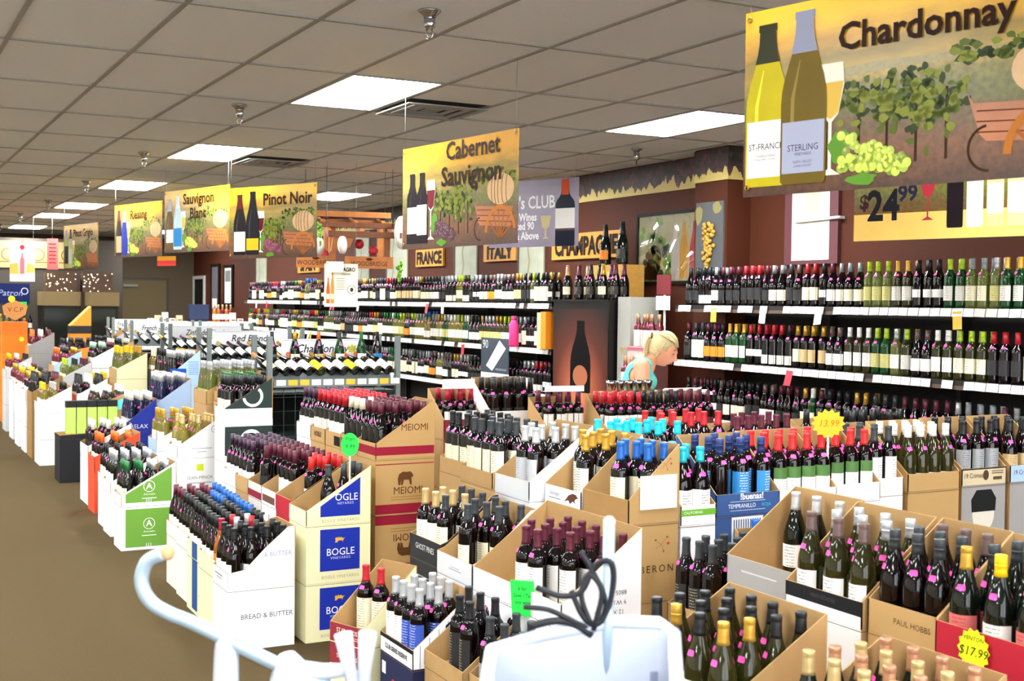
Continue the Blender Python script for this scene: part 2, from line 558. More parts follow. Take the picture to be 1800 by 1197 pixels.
def glass_pane_mat():
    m = bpy.data.materials.new('clear_pane')
    m.use_nodes = True
    nt, N, Lk = _nt(m)
    N.remove(N['Principled BSDF'])
    t = N.new('ShaderNodeBsdfTransparent'); gl = N.new('ShaderNodeBsdfGlossy'); gl.inputs['Roughness'].default_value = .02
    fr = N.new('ShaderNodeFresnel'); fr.inputs['IOR'].default_value = 1.4
    mx = N.new('ShaderNodeMixShader')
    Lk.new(fr.outputs[0], mx.inputs[0]); Lk.new(t.outputs[0], mx.inputs[1]); Lk.new(gl.outputs[0], mx.inputs[2])
    Lk.new(mx.outputs[0], N['Material Output'].inputs[0])
    return m
CLEAR = glass_pane_mat()
for i, (a, b) in enumerate(WINDOWS):
    hw = (b-a)/2
    MB().box(-hw+.05, hw-.05, -.003, .003, .05, 2.25).build('pane', CLEAR, bpy.data.objects['window_%d' % (i+1)])

# ------------------------------------------------------------------ bottles
GL = {
 'red': mat('glass_dark_red_wine', hexc('080304'), .04, spec=.55),
 'green': mat('glass_dark_green', hexc('0c120a'), .04, spec=.55),
 'olive': mat('glass_olive', hexc('302e0d'), .04, spec=.55, trans=.3),
 'yellow': mat('glass_pale_yellow_wine', hexc('c4b752'), .04, trans=.75, spec=.5),
 'lime': mat('glass_pale_green_wine', hexc('a3ad5a'), .04, trans=.75, spec=.5),
 'rose': mat('glass_rose_wine', hexc('7a2030'), .04, trans=.4, spec=.5),
 'amber': mat('glass_amber', hexc('b0641e'), .05, trans=.3, spec=.6),
 'blue': mat('glass_cobalt', hexc('10163a'), .05, spec=.5),
 'bright': mat('glass_bright_green', hexc('12401c'), .05, spec=.5, trans=.2),
}
GNAME = {'red': 'black', 'green': 'dark-green', 'olive': 'olive-green', 'yellow': 'pale-yellow', 'lime': 'pale-green', 'rose': 'rose-red', 'amber': 'amber', 'blue': 'cobalt', 'bright': 'bright-green'}
ROWN = ['front', 'second', 'third', 'fourth']
WHITEKIND = {'yellow', 'lime', 'olive', 'amber', 'bright'}
_cp = dict(black='1b1c1e', charcoal='34383b', maroon='5a1f30', red='b3202c', crimson='a01832', brightred='d42a2a', gold='c79b3b', paleGold='cdb27a', silver='c4c6c9', blue='1f5fae', teal='1fb2c4', navy='27386a', white='f2efe8', copper='c08a68', yellow='f0c514', orange='f06a1e', green='1f6b35', lime='a9c62b', brown='6a5450', grey='8a8f93', cream='e8dfc0', mint='a7d9b2', purple='3d2338')
CP = {k: mat('capsule_'+k, hexc(v), .32 if k in ('gold', 'silver', 'paleGold', 'copper', 'blue', 'teal', 'brown') else .38, metal=.45 if k in ('gold', 'silver', 'paleGold', 'copper') else .1, spec=.5) for k, v in _cp.items()}
CNAME = {'paleGold': 'gold', 'brightred': 'scarlet'}
_lb = dict(white=('f4f2ee', '333333'), cream=('efe6c6', '5a4a2a'), pale=('ddd9cf', '444444'), black=('1d1d1f', 'c9b98a'), grey=('9a9c9e', '333333'), silver=('b8bbbf', '77777a'), blue=('2a4aa8', 'dfe6ff'), red=('c2373c', 'f4e8d8'), coral=('c9605c', '7a2f2f'), orange=('f08a1c', '5a2a00'), yellow=('ecc727', '444422'), slate=('3f5666', '8fb0c0'), green=('4f8a3c', 'ffffff'), skyblue=('2b86c9', 'ffffff'), tan=('c9ac7c', '4a3a20'), pink=('ee5a9c', 'ffffff'), maroon=('5a1a2a', 'e0c8a0'), olive=('c9c27a', '444422'))
LB = {k: label_mat('label_'+k, a, b, .42) for k, (a, b) in _lb.items()}
LB['chili'] = label_mat('label_chili', 'f5f3ee', '444444', .5, band=(.118, .175, '4f7a3a'))
LB['tanband'] = label_mat('label_tanband', 'f3efe2', '444444', .45, band=(.052, .066, '6a5a48'))
PROF = {
 'bord': [(.033, 0), (.0375, .004), (.038, .02), (.038, .180), (.0365, .195), (.031, .209), (.022, .222), (.0165, .236), (.015, .25), (.0142, .29)],
 'burg': [(.036, 0), (.0405, .005), (.041, .02), (.041, .135), (.0395, .155), (.0345, .178), (.027, .202), (.0195, .226), (.0158, .246), (.0148, .262), (.0145, .285)],
 'flute': [(.033, 0), (.0375, .005), (.0375, .12), (.036, .15), (.031, .19), (.024, .23), (.0175, .265), (.0145, .29), (.014, .32)],
 'champ': [(.04, 0), (.0435, .005), (.044, .02), (.044, .12), (.042, .15), (.036, .18), (.027, .21), (.019, .24), (.0165, .265), (.0165, .295)],
}
CAPZ = {'bord': (.232, .301), 'burg': (.236, .297), 'flute': (.262, .332), 'champ': (.215, .31)}
LABZ = {'bord': (.045, .135), 'burg': (.04, .118), 'flute': (.03, .105), 'champ': (.045, .115)}
STKZ = {'bord': (.209, .031), 'burg': (.19, .0308), 'flute': (.2, .0295), 'champ': (.19, .0335)}
def rad_at(t, z):
    P = PROF[t]
    for (r0, z0), (r1, z1) in zip(P[:-1], P[1:]):
        if z0 <= z <= z1:
            return r0+(r1-r0)*(z-z0)/(z1-z0)
    return P[-1][0]
def cap_prof(t, screw):
    a, b = CAPZ[t]
    e = .0009
    if screw:
        return [(rad_at(t, a+.004)+e, a+.004), (.0158, a+.018), (.0158, b-.03), (.0163, b-.0295), (.0163, b-.027), (.0155, b-.0265), (.0162, b-.024), (.0162, b-.002), (.015, b)]
    zs = [a, a+.01, a+.02, b-.018]
    pr = [(rad_at(t, z)+e, z) for z in zs]
    return pr+[(.0152, b-.017), (.0164, b-.014), (.0164, b-.004), (.0152, b-.0005), (.012, b)]
def label_geo(t, z0, z1, ang, seg):
    V, Fc = [], []
    e = .0007
    for zz in (z0, z1):
        for k in range(seg+1):
            th = -math.pi/2-ang/2+ang*k/seg
            r = rad_at(t, zz)+e
            V.append((r*math.cos(th), r*math.sin(th), zz))
    n = seg+1
    Fc = [(k, k+1, n+k+1, n+k) for k in range(seg)]
    return V, Fc
def sticker_geo(t):
    z, r = STKZ[t]
    dz = .004
    sl = (rad_at(t, z+dz)-rad_at(t, z-dz))/(2*dz)
    V = []
    for (a, b) in ((-.011, -.006), (-.008, -.0085), (.008, -.0085), (.011, -.006), (.011, .006), (.008, .0085), (-.008, .0085), (-.011, .006)):
        vz = b/math.sqrt(1+sl*sl)
        rr = rad_at(t, z)+sl*vz+.0022
        th = -math.pi/2+a/rad_at(t, z)
        V.append((rr*math.cos(th), rr*math.sin(th), z+vz))
    return V, [tuple(range(8))]
def glass_mesh(t, seg):
    m = MB()
    a, b = CAPZ[t]
    pr = [p for p in PROF[t] if p[1] < a+.012]+[(rad_at(t, a+.012), a+.012)]
    m.lathe(pr, seg)
    return m
BM = {}
for t in PROF:
    BM[t, 'glass'] = glass_mesh(t, 18).me('glass', GL['red'])
    BM[t, 'cap'] = MB().lathe(cap_prof(t, False), 14).me('capsule', CP['black'])
    BM[t, 'screw'] = MB().lathe(cap_prof(t, True), 14).me('screw_cap', CP['black'])
    z0, z1 = LABZ[t]
    for nm, zz, ang in (('std', (z0, z1), 2.5), ('tall', (z0-.02, z1+.03 if t == 'bord' else z1+.012), 2.8), ('low', (z0-.03, z0+.035), 2.9), ('small', (z0+.02, z1-.02), 1.6), ('high', (z0+.03, z1+.012), 2.2)):
        V, Fc = label_geo(t, max(.008, zz[0]), zz[1], ang, 10)
        BM[t, 'lab', nm] = me_from('label', V, Fc, LB['white'], smooth=True)
    V, Fc = sticker_geo(t)
    BM[t, 'stk'] = me_from('price_sticker', V, Fc, PINK)
LOW = {}
def low(t, part, nm=None):
    k = (t, part, nm)
    if k not in LOW:
        if part == 'glass':
            m = glass_mesh(t, 9); LOW[k] = (np.array(m.V), m.F, m.S)
        elif part in ('cap', 'screw'):
            m = MB().lathe([(rad_at(t, CAPZ[t][0])+.0009, CAPZ[t][0]), (.0158, CAPZ[t][1]-.03), (.016, CAPZ[t][1]), (.002, CAPZ[t][1])], 8); LOW[k] = (np.array(m.V), m.F, m.S)
        elif part == 'lab':
            me = BM[t, 'lab', nm]
            V, Fc = label_geo(t, min(v.co.z for v in me.vertices), max(v.co.z for v in me.vertices), 2.5, 5)
            LOW[k] = (np.array(V), Fc, [True]*len(Fc))
        else:
            V, Fc = sticker_geo(t); LOW[k] = (np.array(V), Fc, [False]*len(Fc))
    return LOW[k]
BOT = []       # every bottle placement of the shop
def bottle(t, loc, rz, glass='red', cap='black', lab='white', lstyle='std', screw=False, stk=True, label='', group='', mass=False, sc=1.0, kind=None, tall=1.0):
    BOT.append(dict(t=t, loc=loc, rz=rz, glass=glass, cap=cap, lab=lab, ls=lstyle, screw=screw, stk=stk, label=label, group=group, mass=mass, sc=sc, srz=random.uniform(-.5, .5), kind=kind))
def part_ob(name, me, parent, m, rz=0):
    o = ob(name, me, parent, rz=rz)
    o.material_slots[0].link = 'OBJECT'
    o.material_slots[0].material = m
    return o
def make_bottle(b):
    nm = {'champ': 'champagne_bottle'}.get(b['t'], 'white_wine_bottle' if b['glass'] in WHITEKIND else 'red_wine_bottle')
    o = empty(nm, b['loc'], b['rz'])
    if b['sc'] != 1.0:
        o.scale = (b['sc'],)*3
    tag(o, b['label'], 'wine bottle', b['group'])
    t = b['t']
    part_ob('glass', BM[t, 'glass'], o, GL[b['glass']])
    part_ob('screw_cap' if b['screw'] else 'capsule', BM[t, 'screw' if b['screw'] else 'cap'], o, CP[b['cap']])
    if b['lab']:
        part_ob('label', BM[t, 'lab', b['ls']], o, LB[b['lab']])
    if b['stk']:
        part_ob('price_sticker', BM[t, 'stk'], o, PINK, b['srz'])
    return o
def mass_bottles(lst, name, label):
    mats, idx = [], {}
    V, Fc, M, S = [], [], [], []
    nv = 0
    def slot(m):
        if m.name not in idx:
            idx[m.name] = len(mats); mats.append(m)
        return idx[m.name]
    for b in lst:
        c, s = math.cos(b['rz']), math.sin(b['rz'])
        parts = [('glass', None, GL[b['glass']]), ('cap', None, CP[b['cap']])]
        if b['lab']: parts.append(('lab', b['ls'], LB[b['lab']]))
        if b['stk']: parts.append(('stk', None, PINK))
        for p, nm, m in parts:
            v, f, sm = low(b['t'], p, nm)
            v = v*b['sc']
            a = 0 if p != 'stk' else b['srz']
            c2, s2 = math.cos(b['rz']+a), math.sin(b['rz']+a)
            w = np.stack([v[:, 0]*c2-v[:, 1]*s2+b['loc'][0], v[:, 0]*s2+v[:, 1]*c2+b['loc'][1], v[:, 2]+b['loc'][2]], 1)
            V.append(w)
            Fc += [tuple(i+nv for i in q) for q in f]
            M += [slot(m)]*len(f); S += list(sm)
            nv += len(v)
    me = me_from(name, np.concatenate(V).tolist(), Fc, mats, M)
    me.polygons.foreach_set('use_smooth', S)
    o = ob(name, me)
    tag(o, label, 'wine bottles', kind='stuff')
    return o

# ------------------------------------------------------------------ cartons
TH = .004
def frame_of(face, X, Y, w, rot=0):
    """local x runs left to right as seen from the front, local y runs into the carton; X, Y = near front corner (W) or left front corner (S)"""
    rz = (-math.pi/2 if face == 'W' else 0)+R(rot)
    if face == 'W':
        c, s = math.cos(rz), math.sin(rz)
        return (X-c*w, Y-s*w), rz
    return (X, Y), rz
def side_me(d, lip, back, outer, inner, flipn, prof=None):
    P = prof or [(0, 0), (d, 0), (d, back), (0, lip)]
    n = len(P)
    a, b = 0, TH
    V = [(a, p[0], p[1]) for p in P]+[(b, p[0], p[1]) for p in P]
    Fc = [tuple(range(n))[::-1], tuple(range(n, 2*n))]+[(i, (i+1) % n, n+(i+1) % n, n+i) for i in range(n)]
    M = [0, 1]+[1]*n if not flipn else [1, 0]+[1]*n
    return me_from('side_panel', V, Fc, [outer, inner], M)
def slab(x0, x1, y0, y1, z0, z1, outer, inner, outface):
    me = MB().box(x0, x1, y0, y1, z0, z1).me('panel', [outer, inner])
    mi = [1]*6
    mi[outface] = 0
    me.polygons.foreach_set('material_index', mi)
    return me
class Disp: pass
DISPS = []
def case(nm, o2, rz, w, d, z0, h, front, side, label, flapm=None):
    o = empty('wine_carton', (o2[0], o2[1], z0), rz)
    tag(o, label, 'carton', 'closed cartons stacked under the open ones')
    e = .0015
    b = MB()
    b.box(e, w-e, e, d-e, 0, h-.001)
    me = b.me('body', [side, front, KRAFT2])
    # faces: bottom, top, front(-y), right(+x), back, left
    me.polygons.foreach_set('material_index', [2, 2, 1, 0, 0, 0])
    ob('body', me, o)
    MB().box(e*.2, w-e*.2, e*.2, d-e*.2, h-.009, h-.0072).build('lid_seam', mat('seam_shadow', hexc('5b4a34'), .9), o)
    return o
def disp(nm, face, X, Y, z, w, d, lip=.085, back=.29, front=KRAFT, side=KRAFT, inner=KRAFT, bot=None, nx=4, ny=3, rot=0, n=None, cfront=None, cside=None, prof=None, backm=None, fill=None, floor=0, dz=.0, low_y0=0):
    o2, rz = frame_of(face, X, Y, w, rot)
    D = Disp()
    D.nm, D.w, D.d, D.z, D.lip, D.back, D.rz, D.o2 = nm, w, d, z, lip, back, rz, o2
    o = empty('display_carton', (o2[0], o2[1], z), rz)
    tag(o, nm+', cut open as a display tray', 'carton', 'open display cartons')
    D.root = o
    ob('base_panel', slab(TH, w-TH, TH, d-TH, 0, TH, inner, inner, 0), o)
    D.front = ob('front_panel', slab(0, w, 0, TH, 0, lip, front, inner, 2), o)
    D.backp = ob('back_panel', slab(0, w, d-TH, d, 0, back, backm or side, inner, 4), o)
    D.far = ob('side_panel', side_me(d-TH, lip, back, side, inner, False, prof), o)
    D.near = ob('side_panel', side_me(d-TH, lip, back, side, inner, True, prof), o, (w-TH, 0, 0))
    # closed cartons under it
    D.cases = []
    nn = n if n is not None else max(0, round((z-floor)/.3))
    h = (z-floor)/nn if nn else 0
    for k in range(nn):
        pos = ['directly under', 'second below', 'third below', 'fourth below'][nn-1-k]
        D.cases.append(case(nm, o2, rz, w, d, floor+k*h, h, cfront or front, cside or side, 'closed carton %s the %s' % (pos, nm)
                            ))
    D.cases = D.cases[::-1]
    D.h = h
    if bot:
        c, s = math.cos(rz), math.sin(rz)
        px, py = (w-.012)/nx, (d-.012)/ny
        skip = (fill or {}).get('skip', ())
        for j in range(ny):
            for i in range(nx):
                if (i, j) in skip:
                    continue
                bb = dict(bot)
                ov = (fill or {}).get((i, j))
                if ov is None:
                    ov = (fill or {}).get(('row', j))
                if ov: bb.update(ov)
                lx = .006+px*(i+.5)+random.uniform(-1, 1)*max(0, px/2-.041)*.8
                ly = .006+py*(j+.5)+random.uniform(-1, 1)*max(0, py/2-.041)*.8
                x, y = o2[0]+c*lx-s*ly, o2[1]+s*lx+c*ly
                t = bb.get('t', 'bord')
                gl, cp = bb.get('glass', 'red'), bb.get('cap', 'black')
                lab = '%s %s-capped bottle, %s row, %s along, in the %s' % (GNAME[gl], CNAME.get(cp, cp), ROWN[j], ordinal(i), nm)
                bottle(t, (x, y, z+TH+dz), rz+random.uniform(-.35, .35)+bb.get('yaw', 0), gl, cp, bb.get('lab', 'white'), bb.get('ls', 'std'), bb.get('screw', False), random.random() < bb.get('stk', .85), lab, 'bottles in the '+nm, sc=bb.get('sc', 1.0), mass=bb.get('mass', False))
    DISPS.append(D)
    return D
def tf(D, s, size, m, x=None, z=None, **k):      # lettering on the front lip
    return text(D.front, s, size, m, (D.w/2 if x is None else x, -.0008, D.lip/2 if z is None else z), UX, UZ, **k)
def ts(D, s, size, m, y, z, **k):                # lettering on the near side panel
    return text(D.near, s, size, m, (TH+.0008, y, z), UY, UZ, **k)
def ps(D, P, m, name='print', e=.0005):
    return poly(D.near, P, m, (TH+e, 0, 0), UY, UZ, name)
def pf(D, P, m, name='print', e=.0005):
    return poly(D.front, P, m, (0, -e, 0), UX, UZ, name)
def cpart(c):
    return c.children[0]
def cts(D, k, s, size, m, y, z, **kw):           # lettering on a closed carton's near side
    return text(cpart(D.cases[k]), s, size, m, (D.w, y, z), UY, UZ, **kw)
def cps(D, k, P, m, name='print', e=-.0004):
    return poly(cpart(D.cases[k]), P, m, (D.w+e, 0, 0), UY, UZ, name)
def ctf(D, k, s, size, m, x, z, **kw):
    return text(cpart(D.cases[k]), s, size, m, (x, 0, z), UX, UZ, **kw)
def cpf(D, k, P, m, name='print', e=-.0004):
    return poly(cpart(D.cases[k]), P, m, (0, -e, 0), UX, UZ, name)
# ------------------------------------------------------------------ carton displays: island in the middle
CREAM = card('e6e0b4'); NEARBLK = card('1f1f21'); LGREY = card('c9cacc'); WHITEB = card('f3f2f4')
MAROONB = card('8a2a35'); NAVYB = card('1c2146'); BLUEB = card('20349a'); GREENB = card('5f8f35'); DGREEN = card('22302c')
CORAL = card('e4512f'); YELLOWB = card('f2cf17'); ORANGEB = card('e07f1e'); BLUEG = card('38558a'); PALEBLUE = card('a9c3e2'); GREYB = card('9b9895'); REDB = card('b01f30')
TANB = card('b6925f')
def curve_prof(d, lip, back, flatw=.12):
    d2 = d-TH
    return [(0, 0), (d2, 0), (d2, back), (d2*.9, back*.99), (d2*.55, lip+(back-lip)*.52), (d2*flatw, lip+.012), (0, lip)]
# front corner of the island
D = disp('cream carton with a maroon band', 'W', 1.845, 4.735, .31, .215, .3, .08, .30, front=MAROONB, side=CREAM, rot=21, n=1, bot=dict(cap='red', lab='cream', ls='tall'), nx=2, ny=3, cfront=CREAM, cside=CREAM, fill={'skip': ((0, 0), (1, 0), (0, 2), (1, 2))})
tf(D, 'ST FRANCIS', .026, paint('efe3c9'), z=.052, sx=.95)
multi(D.front, [rectp(.03, .19, .022, .025), rectp(.03, .19, .030, .033)], paint('d9b9a0'), (0, -.0006, 0), UX, UZ)
cpf(D, 0, rectp(0, .215, .215, .305), MAROONB); ctf(D, 0, 'ST FRANCIS', .026, paint('efe3c9'), .108, .255, sx=-.95)
cpf(D, 0, disc(.04, .19, .012), paint('8a2a35'), e=-.0002); ctf(D, 0, 'ST FRANCIS', .022, paint('77705a'), .13, .04)
D = disp('club series carton with pinstriped side', 'W', 1.91, 4.385, .31, .335, .26, .075, .28, front=WHITEB, side=WHITEB, n=1, bot=dict(cap='silver', lab='white', ls='tall', screw=False, stk=.9), nx=4, ny=3, cfront=NAVYB, cside=NAVYB,
         fill={(2, 0): dict(lab='blue'), (3, 0): dict(lab='blue'), (3, 1): dict(lab='blue'), 'skip': ((3, 2),)})
tf(D, 'CLUB SERIES RESERVE', .026, paint('1a1a22'), z=.03, sx=.92, bold=.001)
pf(D, rectp(0, .335, .058, .075), paint('17171b'))
multi(D.near, [[(y, .002), (y+.0025, .002), (y+.0025, .07+.7*y), (y, .07+.7*y)] for y in (.03, .07, .11, .15, .19, .23)], paint('27336e'), (TH+.0006, 0, 0), UY, UZ)
ps(D, [(.14, .1), (.2, .12), (.2, .2), (.14, .16)], paint('1c2146'), e=.0009)
cpf(D, 0, rectp(.02, .06, .22, .27), WHITE); cpf(D, 0, disc(.14, .2, .02), paint('c2303c'))
D = disp('kraft carton of black-labelled bottles', 'W', 1.955, 4.03, .33, .345, .32, .06, .30, n=1, bot=dict(cap='black', lab='black', ls='tall', stk=.7), nx=3, ny=3, fill={'skip': ((0, 0),)})
D = disp('kraft carton behind the shopping cart', 'W', 1.975, 3.66, .30, .36, .32, .09, .30, n=1, bot=dict(t='bord', cap='charcoal', lab='grey', stk=.9), nx=3, ny=3)
# second tier
D = disp('black carton with small white lettering', 'W', 2.215, 4.80, .60, .33, .28, .10, .30, front=NEARBLK, side=NEARBLK, prof=curve_prof(.28, .1, .3), bot=dict(cap='paleGold', lab='tanband', ls='tall'), nx=3, ny=3, fill={('row', 2): dict(cap='charcoal'), (2, 0): dict(cap='charcoal', lab='cream')}, n=2)
tf(D, 'GHOST PINES', .036, paint('dcdcdc'), z=.055, sx=.9)
multi(cpart(D.cases[0]), [rectp(.06, .28, .2+k*.012, .205+k*.012) for k in range(3)], paint('9a9a9a'), (0, 0, 0), UX, UZ)
D = disp('grey-white carton with cream-labelled bottles', 'W', 2.19, 4.44, .60, .34, .30, .085, .29, front=LGREY, side=LGREY, prof=curve_prof(.3, .085, .29), bot=dict(cap='charcoal', lab='cream'), nx=3, ny=3, n=2, fill={'skip': ((0, 0), (2, 0))})
multi(D.front, [rectp(.12, .24, .03, .034), rectp(.14, .22, .04, .043)], paint('8d8d92'), (0, -.0006, 0), UX, UZ)
D = disp('white carton with maroon-capped bottles', 'W', 2.185, 3.72, .60, .70, .34, .085, .33, front=WHITEB, side=WHITEB, n=2, bot=dict(cap='maroon', lab='white', ls='tall', stk=.95), nx=7, ny=4, fill={'skip': ((0, 0), (0, 1), (0, 2), (0, 3), (1, 0), (1, 1), (1, 2), (1, 3), (2, 0), (6, 0), (6, 1), (5, 0))})
ts(D, '12 X 750 ML', .024, paint('2b2b2b'), .20, .035, sx=-1); ts(D, '9 W.L.', .024, paint('2b2b2b'), .24, .07, sx=-1); ts(D, '8805', .024, paint('2b2b2b'), .25, .105, sx=-1)
multi(D.front, [rectp(.35, .352, 0, .085), rectp(.03, .67, .0, .002)], paint('bbbbbb'), (0, -.0006, 0), UX, UZ)
SWAN = D
D = disp('kraft carton behind the cream-labelled cartons', 'W', 2.93, 5.9, .60, .36, .30, .08, .22, n=2, bot=dict(cap='charcoal', lab='black', stk=.9), nx=4, ny=3)
# top tier
D = disp('low kraft carton of cream-labelled bottles', 'W', 2.61, 5.09, .88, .34, .30, .07, .20, n=3, bot=dict(cap='charcoal', lab='cream', ls='tall', stk=.9), nx=4, ny=3)
D = disp('kraft carton behind the cream-labelled bottles', 'W', 2.66, 5.45, .88, .34, .30, .07, .2, n=3, bot=dict(cap='black', lab='cream', stk=.9), nx=4, ny=3)
D = disp('pale grey carton with silver-labelled bottles', 'W', 2.535, 4.60, .9, .32, .32, .08, .31, front=LGREY, side=WHITEB, n=3, bot=dict(t='bord', cap='silver', lab='silver', ls='tall', stk=.9), nx=3, ny=3, fill={'skip': ((0, 0),)})
D = disp('white carton with a brown bird print', 'W', 2.60, 4.28, .9, .30, .30, .075, .30, front=WHITEB, side=WHITEB, n=3, bot=dict(cap='gold', lab='pale', ls='tall', stk=.7), nx=3, ny=3, fill={'skip': ((0, 0), (1, 0))})
pf(D, [(.165, .02), (.185, .035), (.2, .05), (.235, .062), (.262, .06), (.28, .046), (.262, .044), (.25, .034), (.262, .022), (.236, .03), (.215, .016), (.2, .03)], paint('5a3526'), 'bird_print')
text(D.front, 'Sauvage', .026, paint('4a4a4a'), (.085, -.0008, .045), UX, UZ, shear=.3)
multi(D.front, [rectp(.04, .14, .022, .026)], paint('77716a'), (0, -.0006, 0), UX, UZ)
D = disp('kraft carton with a small red flower', 'W', 2.60, 3.93, .9, .335, .235, .095, .30, front=KRAFT2, side=TANB, n=3, bot=dict(cap='blue', lab='cream', ls='tall', stk=1), nx=4, ny=3, cfront=KRAFT2, cside=TANB, fill={'skip': ((0, 0), (1, 0), (0, 1), (3, 0), (0, 2))})
OB = D
def sprig(parent, org, s):
    multi(parent, stroke([(-.03*s, -.02*s), (0, 0), (.03*s, .03*s)], .0012)+stroke([(0, 0), (.012*s, -.03*s)], .0012)+stroke([(0, 0), (-.024*s, .012*s)], .0012)+[disc(-.03*s, .02*s, .007*s, .004*s, 8), disc(.03*s, .03*s, .006*s, .004*s, 8), disc(.012*s, -.03*s, .003*s, .007*s, 8)], paint('7d5a30'), org, UY, UZ, 'sprig_print')
    poly(parent, disc(.035*s, .002, .006*s, .006*s, 10), paint('c03226'), tuple(a+b for a, b in zip(org, (.0003, 0, 0))), UY, UZ, 'flower_print')
ts(D, 'RON', .036, paint('4a3018'), .178, .155, space=1.35); sprig(D.near, (TH+.0008, .17, .225), .7)
cts(D, 0, 'OBERON', .04, paint('4a3018'), .115, .12, space=1.35); sprig(cpart(D.cases[0]), (D.w, .155, .215), .9)
nt_ = MB().box(-.085, .085, -.001, .001, 0, .13).build('paper_notice', WHITE)
nt_.location = (2.735, 3.925, .955); tag(nt_, 'blank white paper notice taped to the kraft carton with red flower', 'paper notice')
# row facing the camera to the right of the island
S3 = dict(n=3)
D = disp('white carton with a green stripe', 'S', 2.845, 3.93, .88, .17, .3, .075, .27, front=WHITEB, side=WHITEB, bot=dict(t='burg', cap='teal', lab='white', ls='tall', stk=1), nx=2, ny=3, n=3)
pf(D, rectp(0, .17, .035, .06), paint('6fae35')); tf(D, 'CALIFORNIA', .016, paint('eef6e0'), z=.047, x=.06)
D = disp('blue-grey carton with white lettering', 'S', 3.03, 3.95, .9, .325, .28, .085, .30, front=BLUEG, side=BLUEG, bot=dict(cap='navy', lab='skyblue', ls='tall', screw=True, stk=1), nx=3, ny=3, n=3, fill={(0, 0): dict(lab=None)})
tf(D, 'TEMPRANILLO', .024, paint('e8eef6'), z=.034, x=.13, sx=.9); tf(D, '!buenas!', .036, paint('e8eef6'), z=.071, x=.18, bold=.001)
multi(D.front, [rectp(.07, .25, .052, .0535), rectp(.07, .25, .016, .0175)], paint('e8eef6'), (0, -.0006, 0), UX, UZ); text(D.front, 'ROJA', .02, paint('35b0dd'), (.255, -.0008, .034), UX, UZ)
cpf(D, 0, rectp(.08, .24, .17, .29), paint('e4e6ea')); multi(cpart(D.cases[0]), [rectp(.09+.012*k, .095+.012*k, .18, .28) for k in range(12)], paint('23345e'), (0, .0002, 0), UX, UZ)
BUE = D
D = disp('white carton of chili-labelled bottles', 'S', 3.37, 3.99, .9, .33, .28, .075, .30, front=WHITE, side=WHITE, bot=dict(t='bord', cap='brightred', lab='chili', ls='tall', stk=1), nx=4, ny=3, n=3)
D = disp('white chili-bottle carton under the orange sign', 'S', 3.72, 4.03, .9, .27, .28, .075, .30, front=WHITE, side=WHITE, bot=dict(t='bord', cap='brightred', lab='chili', ls='tall', stk=1), nx=3, ny=3, n=3)
D = disp('slim white carton of navy-labelled bottles', 'S', 4.01, 4.1, .9, .19, .28, .075, .30, front=WHITE, side=KRAFT, bot=dict(t='bord', cap='charcoal', lab='white', ls='tall', stk=1), nx=2, ny=3, n=3)
D = disp('kraft carton of white-capped green bottles', 'S', 4.25, 4.12, .9, .33, .28, .08, .30, front=TANB, side=TANB, bot=dict(t='burg', glass='olive', cap='white', lab='white', ls='low', screw=True, stk=1), nx=4, ny=3, n=3)
D = disp('buff carton with a printed portrait', 'S', 4.63, 4.15, .9, .30, .28, .08, .30, front=card('cdbb9a'), side=KRAFT, bot=dict(t='bord', cap='black', lab='grey', ls='tall', stk=.9), nx=3, ny=3, n=3, cfront=GREYB)
tf(D, '19 Crimes', .034, paint('3b2f25'), x=.075, z=.045, sx=.9); multi(D.front, [disc(.16, .045, .02, .025, 12)], paint('4a3d30'), (0, -.0007, 0), UX, UZ); multi(D.front, [rectp(.2, .28, .05+.01*k, .054+.01*k) for k in range(2)]+[rectp(.21, .27, .02, .035)], paint('5a4a3a'), (0, -.0006, 0), UX, UZ)
pf(D, rectp(0, .30, .074, .08), paint('222222'))
multi(cpart(D.cases[0]), [disc(.15, .16, .075, .09, 18)], paint('d8d2c2'), (0, .0011, 0), UX, UZ, 'portrait_print'); multi(cpart(D.cases[0]), [[(.07, .17), (.23, .17), (.235, .23), (.2, .275), (.1, .275), (.065, .23)]], paint('222222'), (0, .0004, 0), UX, UZ, 'portrait_print')
D = disp('pale blue carton with a printed portrait', 'S', 4.96, 4.15, .9, .30, .28, .08, .30, front=PALEBLUE, side=KRAFT, bot=dict(t='burg', cap='black', lab='tan', ls='tall', stk=.9), nx=3, ny=3, n=3, cfront=GREYB)
tf(D, '19 Crimes', .034, paint('2b3350'), x=.085, z=.045, sx=.9)
# behind that row
D = disp('teal-capped carton behind the flower carton', 'S', 2.86, 4.42, .93, .40, .30, .08, .25, bot=dict(t='burg', cap='teal', lab='white', stk=.6), nx=4, ny=3, n=3)
D = disp('carton with a red checked front', 'S', 3.30, 4.72, .93, .42, .3, .13, .26, front=WHITE, bot=dict(cap='red', lab='white', stk=.6), nx=5, ny=2, n=3)
multi(D.front, [rectp(.06*k, .06*k+.03, .10-.03*r, .13-.03*r) for r in range(4) for k in range(7)] if False else [rectp(.06*k+.03*(r % 2), .06*k+.03+.03*(r % 2), .07+.03*r, .10+.03*r) for r in range(2) for k in range(7)], paint('c8202c'), (0, -.0006, 0), UX, UZ, 'check_print')
D = disp('maroon-capped kraft carton behind the chili bottles', 'S', 3.75, 4.72, .9, .42, .3, .08, .25, bot=dict(cap='maroon', lab='white', stk=.6), nx=5, ny=2, n=3)
D = disp('black-capped kraft carton by the wall shelves', 'S', 4.35, 4.75, .9, .6, .3, .08, .25, bot=dict(cap='black', lab='pale', stk=.6), nx=7, ny=2, n=3)
